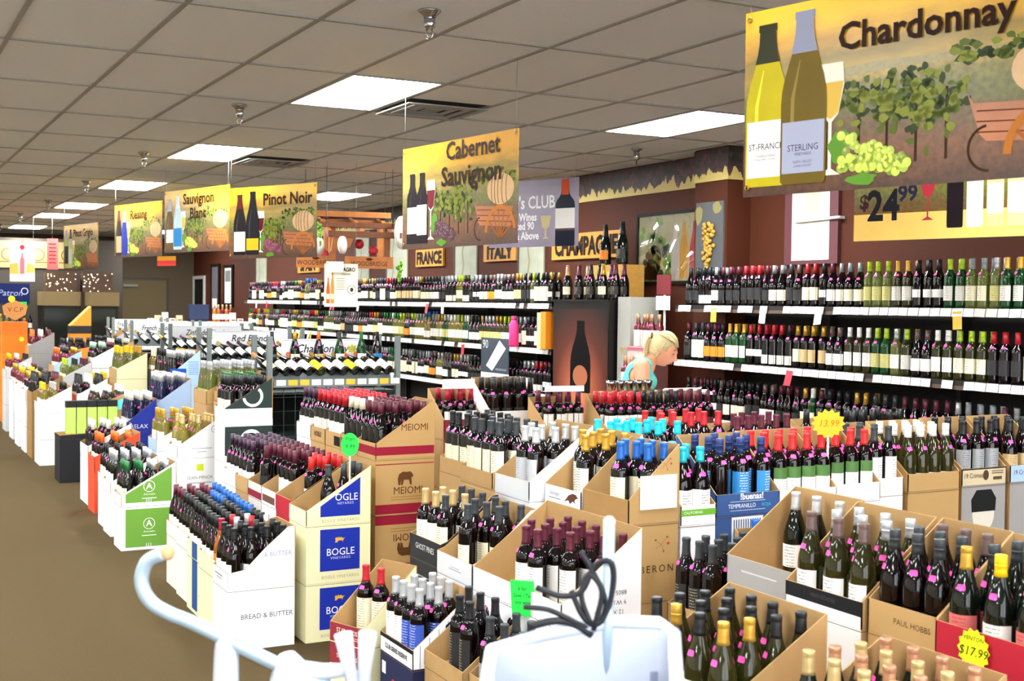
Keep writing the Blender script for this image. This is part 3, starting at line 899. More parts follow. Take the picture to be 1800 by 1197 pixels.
# farther cross row in front of the woman
D = disp('kraft carton with a burgundy front band', 'S', 3.19, 6.88, .9, .27, .25, .12, .30, front=MAROONB, side=TANB, bot=dict(t='bord', cap='crimson', lab='white', ls='tall', stk=1), nx=3, ny=2, n=3)
tf(D, 'CALIFORNIA', .03, paint('e8d0c8'), z=.07)
D = disp('white-sided carton of black-capped bottles', 'S', 3.52, 6.9, .96, .36, .28, .1, .30, front=WHITEB, side=WHITEB, bot=dict(t='bord', cap='black', lab='black', ls='small', stk=1), nx=4, ny=3, n=3)
D = disp('burgundy-capped kraft carton under a white card', 'S', 3.70, 6.48, .9, .29, .26, .08, .26, side=TANB, bot=dict(t='bord', cap='maroon', lab='pale', ls='tall', stk=1), nx=4, ny=2, n=3)
D = disp('red-capped kraft carton left of black bottles', 'S', 4.0, 6.28, .9, .29, .26, .08, .28, side=TANB, bot=dict(t='bord', cap='red', lab='white', ls='tall', stk=1), nx=4, ny=3, n=3)
D = disp('kraft carton of black bottles before the woman', 'S', 4.3, 6.28, .9, .26, .26, .08, .28, side=TANB, bot=dict(t='bord', cap='black', lab='black', stk=1), nx=4, ny=3, n=3)
D = disp('maroon-labelled kraft carton before the woman', 'S', 4.57, 6.28, .9, .25, .28, .08, .29, side=TANB, bot=dict(t='bord', cap='maroon', lab='maroon', ls='std', stk=1), nx=3, ny=3, n=3)
# aisle between island and near display
D = disp('charcoal-capped kraft carton by the flower carton', 'W', 2.66, 3.50, .58, .25, .36, .06, .2, n=2, bot=dict(t='bord', cap='charcoal', lab='black', ls='std', stk=1), nx=3, ny=4)
D = disp('kraft carton of blue screw-capped bottles', 'S', 3.07, 3.62, .6, .33, .26, .085, .26, n=2, bot=dict(t='bord', glass='green', cap='blue', lab='pale', screw=True, stk=1), nx=4, ny=2)
# near display at the bottom corner
I_Z = .797
D = disp('grey-fronted kraft carton with a tall side', 'W', 2.635, 3.035, I_Z, .335, .30, .095, .31, front=GREYB, n=3, bot=dict(t='burg', glass='green', cap='silver', lab='white', stk=.5), nx=3, ny=3, fill={'skip': ((0, 0), (1, 0), (2, 0), (0, 1), (1, 1), (2, 1))})
multi(D.front, [rectp(.08, .26, .05, .055)], paint('c9c9cb'), (0, -.0006, 0), UX, UZ)
D = disp('white carton with a broad black stripe', 'W', 2.60, 2.69, I_Z, .335, .30, .08, .31, front=WHITE, side=KRAFT, n=3, bot=dict(t='burg', glass='olive', cap='brown', lab='white', ls='std', stk=1), nx=3, ny=3, fill={('row', 1): dict(cap='silver', screw=True), ('row', 2): dict(cap='silver', screw=True)})
pf(D, rectp(0, .335, .035, .08), paint('202124'))
tf(D, 'VENTI ESTATES', .016, paint('4a4b4e'), z=.058)
D = disp('kraft carton with dark printed name', 'W', 2.615, 2.42, I_Z, .26, .30, .095, .31, front=TANB, n=3, bot=dict(t='burg', glass='red', cap='charcoal', lab='slate', ls='low', screw=True, stk=1), nx=3, ny=3, fill={('row', 2): dict(cap='brown', screw=False)})
text(D.front, 'PAUL HOBBS', .024, paint('4a331c'), (.17, -.0008, .05), UX, UZ)
D = disp('red-fronted carton with gold-capped bottles', 'W', 2.60, 2.08, I_Z, .33, .30, .095, .31, front=REDB, n=3, bot=dict(t='burg', glass='green', cap='gold', lab='coral', ls='std', stk=1), nx=3, ny=3, fill={(1, 0): dict(cap='yellow', screw=True, lab='pale'), ('row', 2): dict(cap='charcoal', screw=True), ('row', 1): dict(cap='charcoal', screw=True)}, cfront=REDB)
D = disp('black-and-gold kraft carton behind the cart', 'W', 1.99, 2.56, .60, .43, .36, .09, .30, n=2, bot=dict(t='burg', glass='olive', cap='black', lab='pale', stk=1), nx=4, ny=4, fill={(3, 0): dict(cap='gold'), (3, 1): dict(cap='gold'), (1, 0): dict(cap='gold', screw=True)})
D = disp('copper-capped kraft carton below the red-fronted one', 'W', 2.06, 2.02, .58, .40, .36, .09, .29, n=2, bot=dict(t='burg', glass='green', cap='copper', lab='cream', stk=.7), nx=4, ny=4, fill={('row', 0): dict(cap='paleGold'), ('row', 2): dict(cap='paleGold')})
D = disp('black-capped kraft carton behind the gold caps', 'W', 2.98, 2.85, .70, .5, .3, .09, .30, n=2, bot=dict(t='bord', cap='black', lab='white', stk=.5), nx=5, ny=2)
D = disp('red-capped kraft carton behind the red-fronted one', 'W', 2.98, 2.3, .70, .5, .3, .09, .29, n=2, bot=dict(t='bord', cap='brightred', lab='white', stk=.5), nx=5, ny=2, fill={('row', 1): dict(cap='black')})

# ------------------------------------------------------------------ island along the carpet aisle
D = disp('white carton with a plain white side', 'W', 1.617, 6.0, .305, .29, .345, .085, .30, front=WHITEB, side=WHITE, n=1, bot=dict(t='burg', cap='black', lab='white', stk=.9), nx=3, ny=4, prof=curve_prof(.345, .085, .30, .25))
ts(D, '& BUTTER', .034, paint('8f95ad'), .255, .165, sx=.95); cts(D, 0, 'BREAD & BUTTER', .036, paint('5a607a'), .2, .165, sx=.95)
multi(D.front, [rectp(.05, .2, .05, .058), rectp(.08, .18, .035, .041)], paint('8a8a8a'), (0, -.0006, 0), UX, UZ)
D = disp('cream carton with one amber bottle', 'W', 1.635, 6.31, .305, .34, .33, .09, .22, front=CREAM, side=CREAM, n=1, bot=dict(t='burg', cap='black', lab='white', stk=.8), nx=4, ny=4, fill={(3, 0): dict(glass='amber', cap='crimson', lab='orange'), (3, 1): dict(cap='silver', screw=True), (2, 2): dict(cap='silver', screw=True), (3, 2): dict(cap='red'), (3, 3): dict(cap='silver', screw=True), (2, 1): dict(cap='red')})
D = disp('cream carton with a blue front stripe', 'W', 1.655, 6.67, .305, .34, .33, .09, .2, front=CREAM, side=CREAM, n=1, bot=dict(t='burg', cap='black', lab='white', stk=.8), nx=4, ny=4, fill={('row', 3): dict(cap='blue', screw=True)})
pf(D, rectp(.12, .24, 0, .09), paint('2c4f86')); cpf(D, 0, rectp(.12, .24, .02, .3), paint('2c4f86')); cpf(D, 0, disc(.29, .12, .012), paint('1b1b1b'))
D = disp('plain cream carton at the aisle bend', 'W', 1.675, 7.03, .305, .33, .33, .09, .2, front=card('ece8d8'), side=CREAM, n=1, bot=dict(t='burg', cap='black', lab='white', stk=.8), nx=4, ny=4, fill={('row', 2): dict(cap='blue', screw=True), ('row', 3): dict(cap='blue', screw=True)})
D = disp('maroon-capped cream carton at the aisle bend', 'W', 1.69, 7.38, .305, .31, .33, .08, .2, front=card('e8e4d4'), side=CREAM, n=1, bot=dict(t='burg', cap='maroon', lab='white', stk=.8), nx=3, ny=4, fill={('row', 3): dict(cap='blue', screw=True)})
# second tier
D = disp('cream carton with a deep blue square', 'W', 2.013, 5.985, .60, .28, .35, .075, .29, front=CREAM, side=CREAM, n=2, bot=dict(t='burg', cap='charcoal', lab='white', ls='low', stk=1), nx=3, ny=4, fill={'skip': ((0, 0), (1, 0), (2, 0), (0, 1), (1, 1), (0, 2), (1, 2), (0, 3))})
CAMEL = [(-.03, 0), (-.026, .012), (-.03, .022), (-.022, .03), (-.014, .024), (-.008, .032), (0, .024), (.008, .03), (.016, .022), (.03, .024), (.02, .014), (.016, 0), (.012, .01), (-.01, .01), (-.016, 0)]
def bogle(parent, x, full=True):
    o = Vector((x, 0, 0))
    if full:
        poly(parent, rectp(.075, .29, .06, .275), paint('20309a'), (x, 0, 0), UY, UZ, 'blue_square')
        poly(parent, [(a*.9+.182, b*.9+.205) for a, b in CAMEL], paint('d9a63c'), (x+.0005, 0, 0), UY, UZ, 'camel_print')
    else:
        poly(parent, [(.075, .04), (.29, .04), (.29, .235), (.075, .095)], paint('20309a'), (x, 0, 0), UY, UZ, 'blue_square')
    text(parent, 'BOGLE' if full else 'OGLE', .052, paint('eef0f4'), (x+.0006, .185 if full else .215, .155 if full else .135), UY, UZ, sx=.95)
    text(parent, 'VINEYARDS' if full else 'NEYARDS', .018, paint('c9cde6'), (x+.0006, .185 if full else .21, .125 if full else .105), UY, UZ, space=1.2)
    text(parent, 'BOGLE VINEYARDS', .022, paint('a89f6a'), (x+.0006, .185, .028 if full else .018), UY, UZ, space=1.1)
bogle(D.near, TH+.0004, False)
for k in range(2):
    bogle(cpart(D.cases[k]), D.w-.0006)
D = disp('black and red carton beside the blue square', 'W', 2.03, 6.28, .60, .27, .33, .085, .29, front=REDB, side=NEARBLK, n=2, bot=dict(t='bord', cap='brightred', lab='white', stk=1), nx=3, ny=4, fill={'skip': ((0, 0), (1, 0), (2, 0), (1, 1), (0, 1))})
ts(D, 'FR', .1, paint('e8e8e8'), .22, .14, bold=.003)
D = disp('white carton with a brown photo strip', 'W', 2.035, 6.57, .60, .27, .33, .085, .28, front=WHITEB, side=WHITEB, n=2, bot=dict(t='bord', cap='maroon', lab='white', stk=1), nx=3, ny=4, fill={'skip': ((0, 0), (1, 0), (2, 0))})
pf(D, rectp(.02, .25, .01, .05), paint('6a4a34'))
D = disp('kraft carton with a burgundy lower front', 'W', 2.04, 6.86, .60, .27, .33, .085, .28, front=card('d8cfc4'), side=KRAFT, n=2, bot=dict(t='bord', cap='maroon', lab='black', stk=.9), nx=3, ny=4, fill={'skip': ((0, 0), (1, 0))})
pf(D, rectp(0, .27, 0, .04), paint('8a2433'))
D = disp('low kraft carton of purple-capped bottles', 'W', 2.045, 7.15, .60, .27, .33, .085, .26, n=2, bot=dict(t='burg', cap='purple', lab='white', stk=.9), nx=3, ny=4, front=TANB)
D = disp('white-lipped carton of purple-capped bottles', 'W', 2.05, 7.44, .60, .27, .33, .085, .26, n=2, front=WHITEB, side=WHITEB, bot=dict(t='burg', cap='purple', lab='white', stk=.9), nx=3, ny=4)
# third tier
D = disp('kraft carton with a printed bear', 'W', 2.444, 6.13, .90, .27, .345, .085, .31, front=TANB, side=TANB, n=3, bot=dict(t='burg', cap='maroon', lab='white', ls='low', stk=1), nx=3, ny=4, cfront=TANB, cside=TANB)
BEAR = [(-.05, -.04), (-.055, 0), (-.045, .03), (-.02, .045), (.01, .042), (.03, .045), (.042, .035), (.052, .02), (.05, .008), (.04, .008), (.042, -.04), (.03, -.04), (.022, -.008), (-.012, -.008), (-.02, -.04), (-.034, -.04), (-.03, -.008), (-.038, -.04)]
for parent, x, z0, flip in ((D.near, TH+.0006, 0, 1), (cpart(D.cases[0]), D.w, 0, 1), (cpart(D.cases[1]), D.w, .3, -1)):
    top = parent is D.near
    zz = lambda v: z0+flip*v
    if top:
        poly(parent, rectp(0, .34, .02, .065), paint('8f1f34'), (x-.0003, 0, 0), UY, UZ, 'burgundy_band')
        text(parent, 'MEIOMI', .052, paint('5a3018'), (x, .225, .165), UY, UZ, sx=.92)
    else:
        poly(parent, rectp(0, .34, min(zz(.004), zz(.055)), max(zz(.004), zz(.055))), paint('8f1f34'), (x-.0003, 0, 0), UY, UZ, 'burgundy_band')
        multi(parent, [rectp(0, .34, min(zz(.268), zz(.273)), max(zz(.268), zz(.273)))], paint('8f1f34'), (x-.0003, 0, 0), UY, UZ)
        text(parent, 'MEIOMI', .056, paint('5a3018'), (x, .19, zz(.125)), UY, (0, 0, flip) if flip > 0 else UZ, sx=.92 if flip > 0 else -.92)
        poly(parent, [(.175+a*.85, zz(.19+b*.85)) for a, b in (BEAR if flip > 0 else BEAR[::-1])], paint('5e3d22'), (x, 0, 0), UY, UZ, 'bear_print')
        multi(parent, [rectp(.09, .29, min(zz(.09-.014*q), zz(.094-.014*q)), max(zz(.09-.014*q), zz(.094-.014*q))) for q in range(2)], paint('9a7038'), (x, 0, 0), UY, UZ)
pf(D, rectp(0, .27, .02, .065), paint('8f1f34'))
D = disp('kraft carton of white-capped bottles', 'W', 2.45, 6.415, .90, .27, .345, .085, .28, front=TANB, side=TANB, n=3, bot=dict(t='burg', cap='maroon', lab='white', ls='low', stk=1), nx=3, ny=4, fill={(0, 0): dict(cap='cream', screw=True), (1, 0): dict(cap='cream', screw=True), (2, 0): dict(cap='cream', screw=True), (1, 1): dict(cap='cream', screw=True)})
pf(D, rectp(0, .27, .02, .065), paint('8f1f34'))
D = disp('kraft carton with a black square print', 'W', 2.455, 6.70, .90, .26, .33, .08, .26, n=3, front=TANB, bot=dict(t='bord', cap='red', lab='white', stk=.9), nx=3, ny=4)
pf(D, rectp(.15, .25, .005, .06), paint('1e1e1e'))
D = disp('kraft carton with dark block lettering', 'W', 2.46, 6.98, .90, .26, .33, .08, .24, n=3, front=TANB, bot=dict(t='bord', cap='red', lab='pale', stk=.9), nx=3, ny=4)
tf(D, 'NOBLE', .04, paint('4b2d12'), bold=.002)
D = disp('white purple-capped carton near the rack', 'W', 2.465, 7.26, .90, .27, .33, .08, .26, n=3, front=WHITEB, side=WHITEB, bot=dict(t='burg', cap='purple', lab='white', stk=.9), nx=3, ny=4)

# farther along the aisle
D = disp('white and green carton with a ringed letter', 'W', 1.612, 8.74, .31, .27, .375, .075, .29, front=WHITEB, side=WHITE, n=1, bot=dict(t='burg', glass='green', cap='green', lab='pale', stk=.9), nx=3, ny=4, fill={('row', 2): dict(cap='silver', screw=True), ('row', 3): dict(cap='silver', screw=True)})
ps(D, [(.03, .02), (.345, .02), (.345, .26), (.03, .08)], paint('6b9a3e')); cps(D, 0, rectp(.03, .345, .02, .285), paint('6b9a3e'))
for par, x, cz in ((D.near, TH+.0008, .13), (cpart(D.cases[0]), D.w, .18)):
    multi(par, ring(.19, cz, .036, .04), paint('f0f4ea'), (x, 0, 0), UY, UZ, 'ring_print'); text(par, 'A', .06, paint('f0f4ea'), (x, .19, cz), UY, UZ, bold=.001)
    text(par, 'Astrolabe', .02, paint('dfe8d4'), (x, .19, cz-.055), UY, UZ, shear=.2)
    multi(par, [rectp(.17+.015*k, .174+.015*k, .02, .045) for k in range(3)]+[rectp(.14, .24, cz-.085, cz-.08)], paint('f0f4ea'), (x, 0, 0), UY, UZ)
D = disp('white carton with a small lime square', 'W', 2.041, 8.95, .60, .28, .32, .08, .29, front=WHITEB, side=WHITE, n=2, bot=dict(t='burg', glass='yellow', cap='paleGold', lab='white', stk=.9), nx=3, ny=3)
cps(D, 0, rectp(.14, .19, .2, .25), paint('c4d52a')); cts(D, 0, 'SEAN MINOR', .032, paint('77777a'), .165, .15); multi(cpart(D.cases[0]), [rectp(.08, .25, .11, .116)], paint('9a9a9a'), (D.w, 0, 0), UY, UZ)
multi(D.near, ring(.27, .2, .022, .025, 16), paint('44608a'), (TH+.0006, 0, 0), UY, UZ); text(D.near, 'B', .03, paint('44608a'), (TH+.0007, .27, .2), UY, UZ, shear=.3); multi(D.near, [rectp(.1, .25, .06, .066), rectp(.14, .21, .035, .041)], paint('aaaaaa'), (TH+.0006, 0, 0), UY, UZ)
D = disp('dark green carton with a white ring logo', 'W', 2.286, 8.58, .90, .28, .345, .08, .29, front=WHITEB, side=DGREEN, n=3, bot=dict(t='bord', cap='black', lab='pale', stk=.9), nx=3, ny=4)
ps(D, rectp(0, .341, 0, .075), WHITEB); ts(D, 'SAUVIGNON BLANC', .022, paint('8a8f90'), .17, .045)
multi(D.near, [P for P in ring(.2, .16, .055, .075, 36) if all(z < .08+.61*y-.002 for y, z in P)], paint('f2f2f2'), (TH+.0006, 0, 0), UY, UZ, 'ring_print')
cps(D, 0, rectp(0, .345, .25, .299), WHITEB); cts(D, 0, 'SAUVIGNON BLANC', .022, paint('8a8f90'), .17, .272, sx=-1); cps(D, 0, rectp(0, .345, 0, .045), WHITEB, e=-.0003)
multi(cpart(D.cases[0]), ring(.19, .145, .058, .082), paint('f2f2f2'), (D.w, 0, 0), UY, UZ, 'ring_print')
cps(D, 1, rectp(0, .345, .22, .299), WHITEB)
D = disp('white carton of gold-capped white wine', 'W', 2.0, 9.45, .60, .30, .33, .08, .24, front=PALEBLUE, side=WHITE, n=2, bot=dict(t='bord', glass='yellow', cap='gold', lab='white', screw=True, stk=.8), nx=4, ny=3)
D = disp('kraft carton of green-capped white wine', 'W', 2.37, 8.92, .90, .30, .3, .08, .26, front=TANB, n=3, bot=dict(t='bord', glass='lime', cap='green', lab='white', stk=.8), nx=3, ny=3, side=GREENB)
D = disp('kraft carton of tall pale green bottles', 'W', 2.55, 9.55, .93, .35, .28, .08, .26, front=TANB, n=3, bot=dict(t='flute', glass='lime', cap='silver', lab='olive', screw=True, stk=.6), nx=4, ny=3)
D = disp('white silver-capped carton by the aisle', 'W', 1.64, 9.3, .32, .3, .34, .08, .26, front=WHITEB, side=WHITEB, n=1, bot=dict(t='bord', glass='green', cap='silver', lab='white', screw=True, stk=.8), nx=3, ny=4)
D = disp('slim white carton next to the green one', 'W', 1.66, 9.65, .32, .3, .34, .08, .24, front=WHITEB, side=WHITEB, n=1, bot=dict(t='bord', cap='black', lab='white', stk=.8), nx=3, ny=4)
D = disp('coral orange carton of orange-capped bottles', 'W', 1.70, 10.35, .34, .32, .36, .12, .31, front=CORAL, side=CORAL, n=1, bot=dict(t='bord', glass='red', cap='orange', lab='white', screw=True, stk=.8), nx=4, ny=3)
D = disp('white carton past the coral orange one', 'W', 1.72, 10.8, .40, .4, .36, .1, .28, front=WHITEB, side=WHITEB, n=1, bot=dict(t='bord', glass='red', cap='white', lab='black', screw=True, stk=.8), nx=4, ny=3)
D = disp('black carton with cut-off white letters', 'W', 1.69, 12.2, .42, .34, .5, .03, .05, front=NEARBLK, side=NEARBLK, n=1, cfront=NEARBLK, cside=NEARBLK)
cts(D, 0, 'VOX', .08, paint('dddddd'), .33, .2)
for k in range(5):
    o = empty('bottle_box', (1.76+.095*k, 12.27, .455)); tag(o, 'lime green gift box with black lid, %s from the aisle' % ordinal(k), 'gift box', 'lime green gift boxes')
    MB().box(0, .085, 0, .085, 0, .25).build('body', mat('lime_box', hexc('b5cf5f'), .5), o); MB().box(-.002, .087, -.002, .087, .25, .31).build('lid', NEARBLK, o)
D = disp('blue carton of white-capped cobalt bottles', 'W', 2.06, 10.9, .60, .36, .25, .08, .28, front=BLUEB, side=BLUEB, n=2, bot=dict(t='flute', glass='blue', cap='white', lab='silver', screw=True, stk=.8), nx=4, ny=3)
ts(D, 'RELAX', .05, paint('e8ecff'), .1, .04)
D = disp('pale blue carton of cobalt bottles', 'W', 2.33, 11.0, .75, .5, .3, .08, .29, front=PALEBLUE, side=PALEBLUE, n=2, bot=dict(t='flute', glass='blue', cap='silver', lab='silver', screw=True, stk=.6), nx=5, ny=3)
D = disp('kraft carton with a turquoise price card', 'W', 2.0, 12.3, .60, .4, .34, .1, .24, front=KRAFT2, n=2, bot=dict(t='burg', glass='olive', cap='white', lab='white', stk=.7), nx=4, ny=3)
ps(D, [(.16, .06), (.33, .08), (.33, .2), (.2, .14)], mat('turquoise_card', hexc('67d6d0'), .5), 'price_card', .002)
D = disp('bright yellow carton of yellow-capped bottles', 'W', 2.31, 14.4, .60, .36, .35, .03, .29, front=YELLOWB, side=YELLOWB, n=2, bot=dict(t='bord', glass='yellow', cap='yellow', lab='white', screw=True, stk=.8), nx=4, ny=3, cside=NAVYB, cfront=NAVYB)
ts(D, 'Cupcake', .09, paint('3a2a08'), .2, .13, shear=.3)
D = disp('sky blue carton with fine print', 'W', 2.72, 12.25, .90, .4, .3, .1, .34, front=BLUEB, side=PALEBLUE, n=3, bot=dict(t='flute', glass='red', cap='silver', lab='white', screw=True, stk=.7), nx=4, ny=3)
ps(D, rectp(0, .16, 0, .16), paint('1f4fa0')); ts(D, 'RED', .06, paint('e8f0ff'), .08, .08)
multi(D.near, [rectp(.18, .28, .1+.02*k, .108+.02*k) for k in range(7)], paint('6f8fc0'), (TH+.0006, 0, 0), UY, UZ)
D = disp('kraft and orange carton of dark bottles', 'W', 2.32, 16.0, .95, .4, .33, .14, .2, front=ORANGEB, side=ORANGEB, n=3, bot=dict(t='burg', cap='black', lab='white', stk=.6), nx=4, ny=3, cside=KRAFT2, cfront=KRAFT2)
D = disp('pale grey carton with a pointed side', 'W', 3.05, 18.4, .90, .5, .5, .12, .42, front=LGREY, side=LGREY, n=3, bot=dict(t='burg', cap='black', lab='white', stk=.6), nx=5, ny=4)
multi(D.near, [rectp(.12, .42, .03+.03*k, .045+.03*k) for k in range(4)], paint('8a8a92'), (TH+.0006, 0, 0), UY, UZ)
far_specs = [
 ('white yellow-capped carton by the far aisle', 1.68, 13.55, .55, dict(t='bord', glass='yellow', cap='yellow', lab='white'), WHITEB, WHITEB),
 ('tall kraft carton by the far aisle', 1.68, 14.2, .62, dict(t='champ', glass='red', cap='black', lab=None), KRAFT2, KRAFT2),
 ('white gold-capped carton by the far aisle', 1.68, 14.75, .6, dict(t='bord', cap='gold', lab='white'), WHITEB, WHITEB),
 ('pale carton of rose by the aisle', 1.68, 15.4, .62, dict(t='bord', glass='rose', cap='yellow', lab='pale'), WHITEB, WHITEB),
 ('white rose carton by the far aisle', 1.70, 16.2, .62, dict(t='bord', glass='rose', cap='gold', lab='pale'), WHITEB, LGREY),
 ('grey rose carton at the aisle end', 1.72, 17.2, .7, dict(t='bord', glass='rose', cap='yellow', lab='pale'), LGREY, LGREY),
 ('kraft carton of orange-capped rose', 2.05, 15.3, .85, dict(t='bord', glass='rose', cap='orange', lab='pale'), TANB, PALEBLUE),
 ('red-fronted carton of black sparkling bottles', 2.05, 13.6, .62, dict(t='champ', glass='red', cap='black', lab='pale'), CORAL, WHITEB),
 ('kraft carton of lime-capped wine', 2.05, 14.6, .75, dict(t='bord', glass='lime', cap='lime', lab='cream'), TANB, LGREY),
 ('kraft carton of orange-capped sparkling rose', 2.05, 17.6, 1.0, dict(t='champ', glass='rose', cap='orange', lab='pale'), TANB, GREYB),
 ('purple-sided carton of dark bottles', 2.4, 17.3, .9, dict(t='burg', cap='black', lab='cream'), card('4b2b4a'), card('4b2b4a')),
 ('grey carton of mint-capped bottles', 2.45, 15.2, .92, dict(t='burg', glass='green', cap='mint', lab='cream'), LGREY, WHITEB),
 ('kraft carton of tall yellow-capped bottles', 2.42, 13.4, .9, dict(t='flute', glass='lime', cap='yellow', lab='cream'), TANB, CREAM),
 ('green and white carton of pale wine', 2.75, 13.1, .9, dict(t='bord', glass='yellow', cap='cream', lab='white'), DGREEN, WHITEB),
 ('kraft carton behind the sky blue carton', 2.72, 12.7, .9, dict(t='flute', cap='black', lab='white'), TANB, TANB),
 ('cream-capped kraft carton far back', 2.9, 16.6, .92, dict(t='burg', cap='cream', lab='cream'), TANB, TANB),
 ('kraft carton beyond the tall pale bottles', 2.5, 9.95, .9, dict(t='flute', glass='lime', cap='silver', lab='olive', screw=True), TANB, TANB),
]
for (nm, X, Y, z, b, fm, sm) in far_specs:
    disp(nm, 'W', X, Y, z, .42, .32, .1, .27, front=fm, side=sm, n=max(1, round(z/.3)), bot=b, nx=4, ny=3, fill={('row', 1): dict(cap=random.choice(('black', 'white', b['cap'], 'silver'))), ('row', 2): dict(glass=random.choice((b.get('glass', 'red'), 'red', 'olive')), cap=random.choice(('black', 'maroon', 'gold', b['cap'])))})
# ------------------------------------------------------------------ wall shelving
steel_d = mat('shelf_dark_steel', hexc('25211f'), .45, .2)
strip_m = mat('price_strip_brown', hexc('4a352a'), .5)
tag_m = mat('price_tag_paper', hexc('f5f3ef'), .55, var=.02)
tag_m2 = mat('price_tag_grey', hexc('cfcdc8'), .55)
tag_r = mat('price_tag_red', hexc('c8283c'), .5); tag_y = mat('price_tag_yellow', hexc('e2b33a'), .5)
peg = mat('pegboard_dark', hexc('181615'), .6)
FX = 5.9
tag_me = {}
def tag_mesh(w, h, m):
    k = (w, h, m.name)
    if k not in tag_me:
        tag_me[k] = MB().box(-.0015, 0, -w/2, w/2, -h, 0).me('price_tag', m)
    return tag_me[k]
def shelf_unit(name, y0, y1, label, levels, near_only):
    o = empty(name, (FX, y0, 0))
    tag(o, label, 'shelving unit')
    L = y1-y0
    MB().box(.56, .59, 0, L, 0, 1.75).build('back_panel', peg, o)
    MB().box(.0, .56, 0, L, .0, .14).build('plinth', steel_d, o)
    nU = int(round(L/1.22))
    for k in range(nU+1):
        y = L*k/nU
        MB().box(.5, .56, max(0, y-.02), min(L, y+.02), .14, 1.75).build('upright', steel_d, o)
    mb = MB(); nmass = 0
    for z in levels:
        MB().box(0, .50, 0, L, z-.03, z).build('shelf_board', steel_d, o)
        st = MB().prism([(-.004, z-.055), (0, z-.055), (.012, z), (.008, z)], 'y', 0, L).build('price_strip', strip_m, o)
        y = .04
        while y < L-.06:
            w = random.choice((.075, .08, .085))
            if random.random() < .9:
                m = random.choice((tag_m,)*9+(tag_m2,))
                if near_only is None or y < near_only:
                    t = ob('price_tag', tag_mesh(w, .05, m), o, (-.0055, y+w/2, z-.002))
                    t.rotation_euler = (random.uniform(-.04, .04), .17, 0)
                else:
                    mb.box(-.0085, -.007, y, y+w, z-.052, z-.002); nmass += 1
                if random.random() < .09:
                    t = ob('shelf_talker', tag_mesh(.07, .11, random.choice((tag_m, tag_m, tag_y, tag_r))), o, (-.011, y+w/2, z-.02))
                    t.rotation_euler = (random.uniform(-.12, .12), random.uniform(.02, .3), 0)
            y += w+.006
    if nmass:
        t = mb.build('far_price_tags', tag_m, o); t['kind'] = 'stuff'
    return o
LEV = (1.745, 1.305, .865, .43)
shelf_unit('shelving_unit', 3.3, 8.27, 'dark steel wall shelves full of bottles beside the brown pillar', LEV, None)
shelf_unit('shelving_unit', 10.3, 20.9, 'long dark steel wall shelves under the wooden country signs', LEV, 3.0)
REDS = [('bord', 'red', c, l, s, False) for c in ('black', 'charcoal', 'maroon', 'black', 'red', 'silver', 'gold') for l, s in (('white', 'std'), ('cream', 'std'), ('black', 'std'), ('white', 'small'), ('pale', 'low'), ('tan', 'std'), ('cream', 'tall'))]+[('burg', 'red', c, l, 'std', sc) for c in ('black', 'maroon', 'brown', 'grey') for l in ('white', 'cream', 'black', 'orange') for sc in (False, True)]
WHITES = [('bord', g, c, l, 'std', sc) for g in ('yellow', 'lime', 'olive', 'bright') for c, sc in (('silver', True), ('white', True), ('gold', False), ('lime', True), ('green', False), ('grey', True)) for l in ('white', 'cream', 'pale', 'olive')]+[('flute', g, c, l, 'std', True) for g in ('lime', 'yellow') for c in ('silver', 'blue') for l in ('white', 'pale')]
CH = [('champ', 'green', c, l, 'std', False) for c in ('gold', 'black', 'copper', 'red') for l in ('white', 'orange', 'cream', 'black')]
levname = {1.745: 'top', 1.305: 'middle', .865: 'lower', .43: 'bottom'}
def ordn(n):
    s = 'th' if 10 <= n % 100 <= 20 else {1: 'st', 2: 'nd', 3: 'rd'}.get(n % 10, 'th')
    return '%d%s' % (n, s)
def stock(y0, y1, z, pick, place, end, depth_rows=2, mass=False, from_hi=True, head=9):
    n = int((y1-y0)/.0865)
    run, left = None, 0
    for k in range(n):
        y = (y1-.05-.0865*k) if from_hi else (y0+.05+.0865*k)
        if left <= 0:
            run, left = pick(y), random.choice((1, 2, 2, 3))
        left -= 1
        t, g, c, l, s, sc = run
        lab = '%s %s-capped bottle, %s from the %s of the %s shelf' % (GNAME[g], CNAME.get(c, c), ordn(k+1), end, place)
        for r in range(depth_rows):
            bottle(t, (FX+.06+.09*r+random.uniform(-.006, .006), y+random.uniform(-.004, .004), z), -math.pi/2+random.uniform(-.3, .3), g, c, l, s, sc, r == 0 and random.random() < .8, lab, 'bottles on the %s shelf' % place, mass=mass or r > 0)
def pick_mix(pw):
    def f(y):
        return random.choice(WHITES) if random.random() < pw(y) else random.choice(REDS)
    return f
random.seed(21)
stock(4.55, 8.2, 1.745, pick_mix(lambda y: .85 if y < 6.2 else .12), 'top near wall', 'pillar end')
stock(4.55, 8.2, 1.305, pick_mix(lambda y: .75 if 5.3 < y < 6.4 else .12), 'middle near wall', 'pillar end')
stock(4.55, 8.2, .865, pick_mix(lambda y: .04), 'lower near wall', 'pillar end')
random.seed(5)
stock(10.36, 20.8, 1.745, pick_mix(lambda y: .15 if y < 12 else .08), 'top long wall', 'poster cabinet end', mass=True, from_hi=False)
stock(10.36, 20.8, 1.305, pick_mix(lambda y: .05 if y < 11 else (.85 if y < 13.6 else .3)), 'middle long wall', 'poster cabinet end', mass=True, from_hi=False)
stock(10.36, 20.8, .865, pick_mix(lambda y: .06), 'lower long wall', 'poster cabinet end', mass=True, from_hi=False)

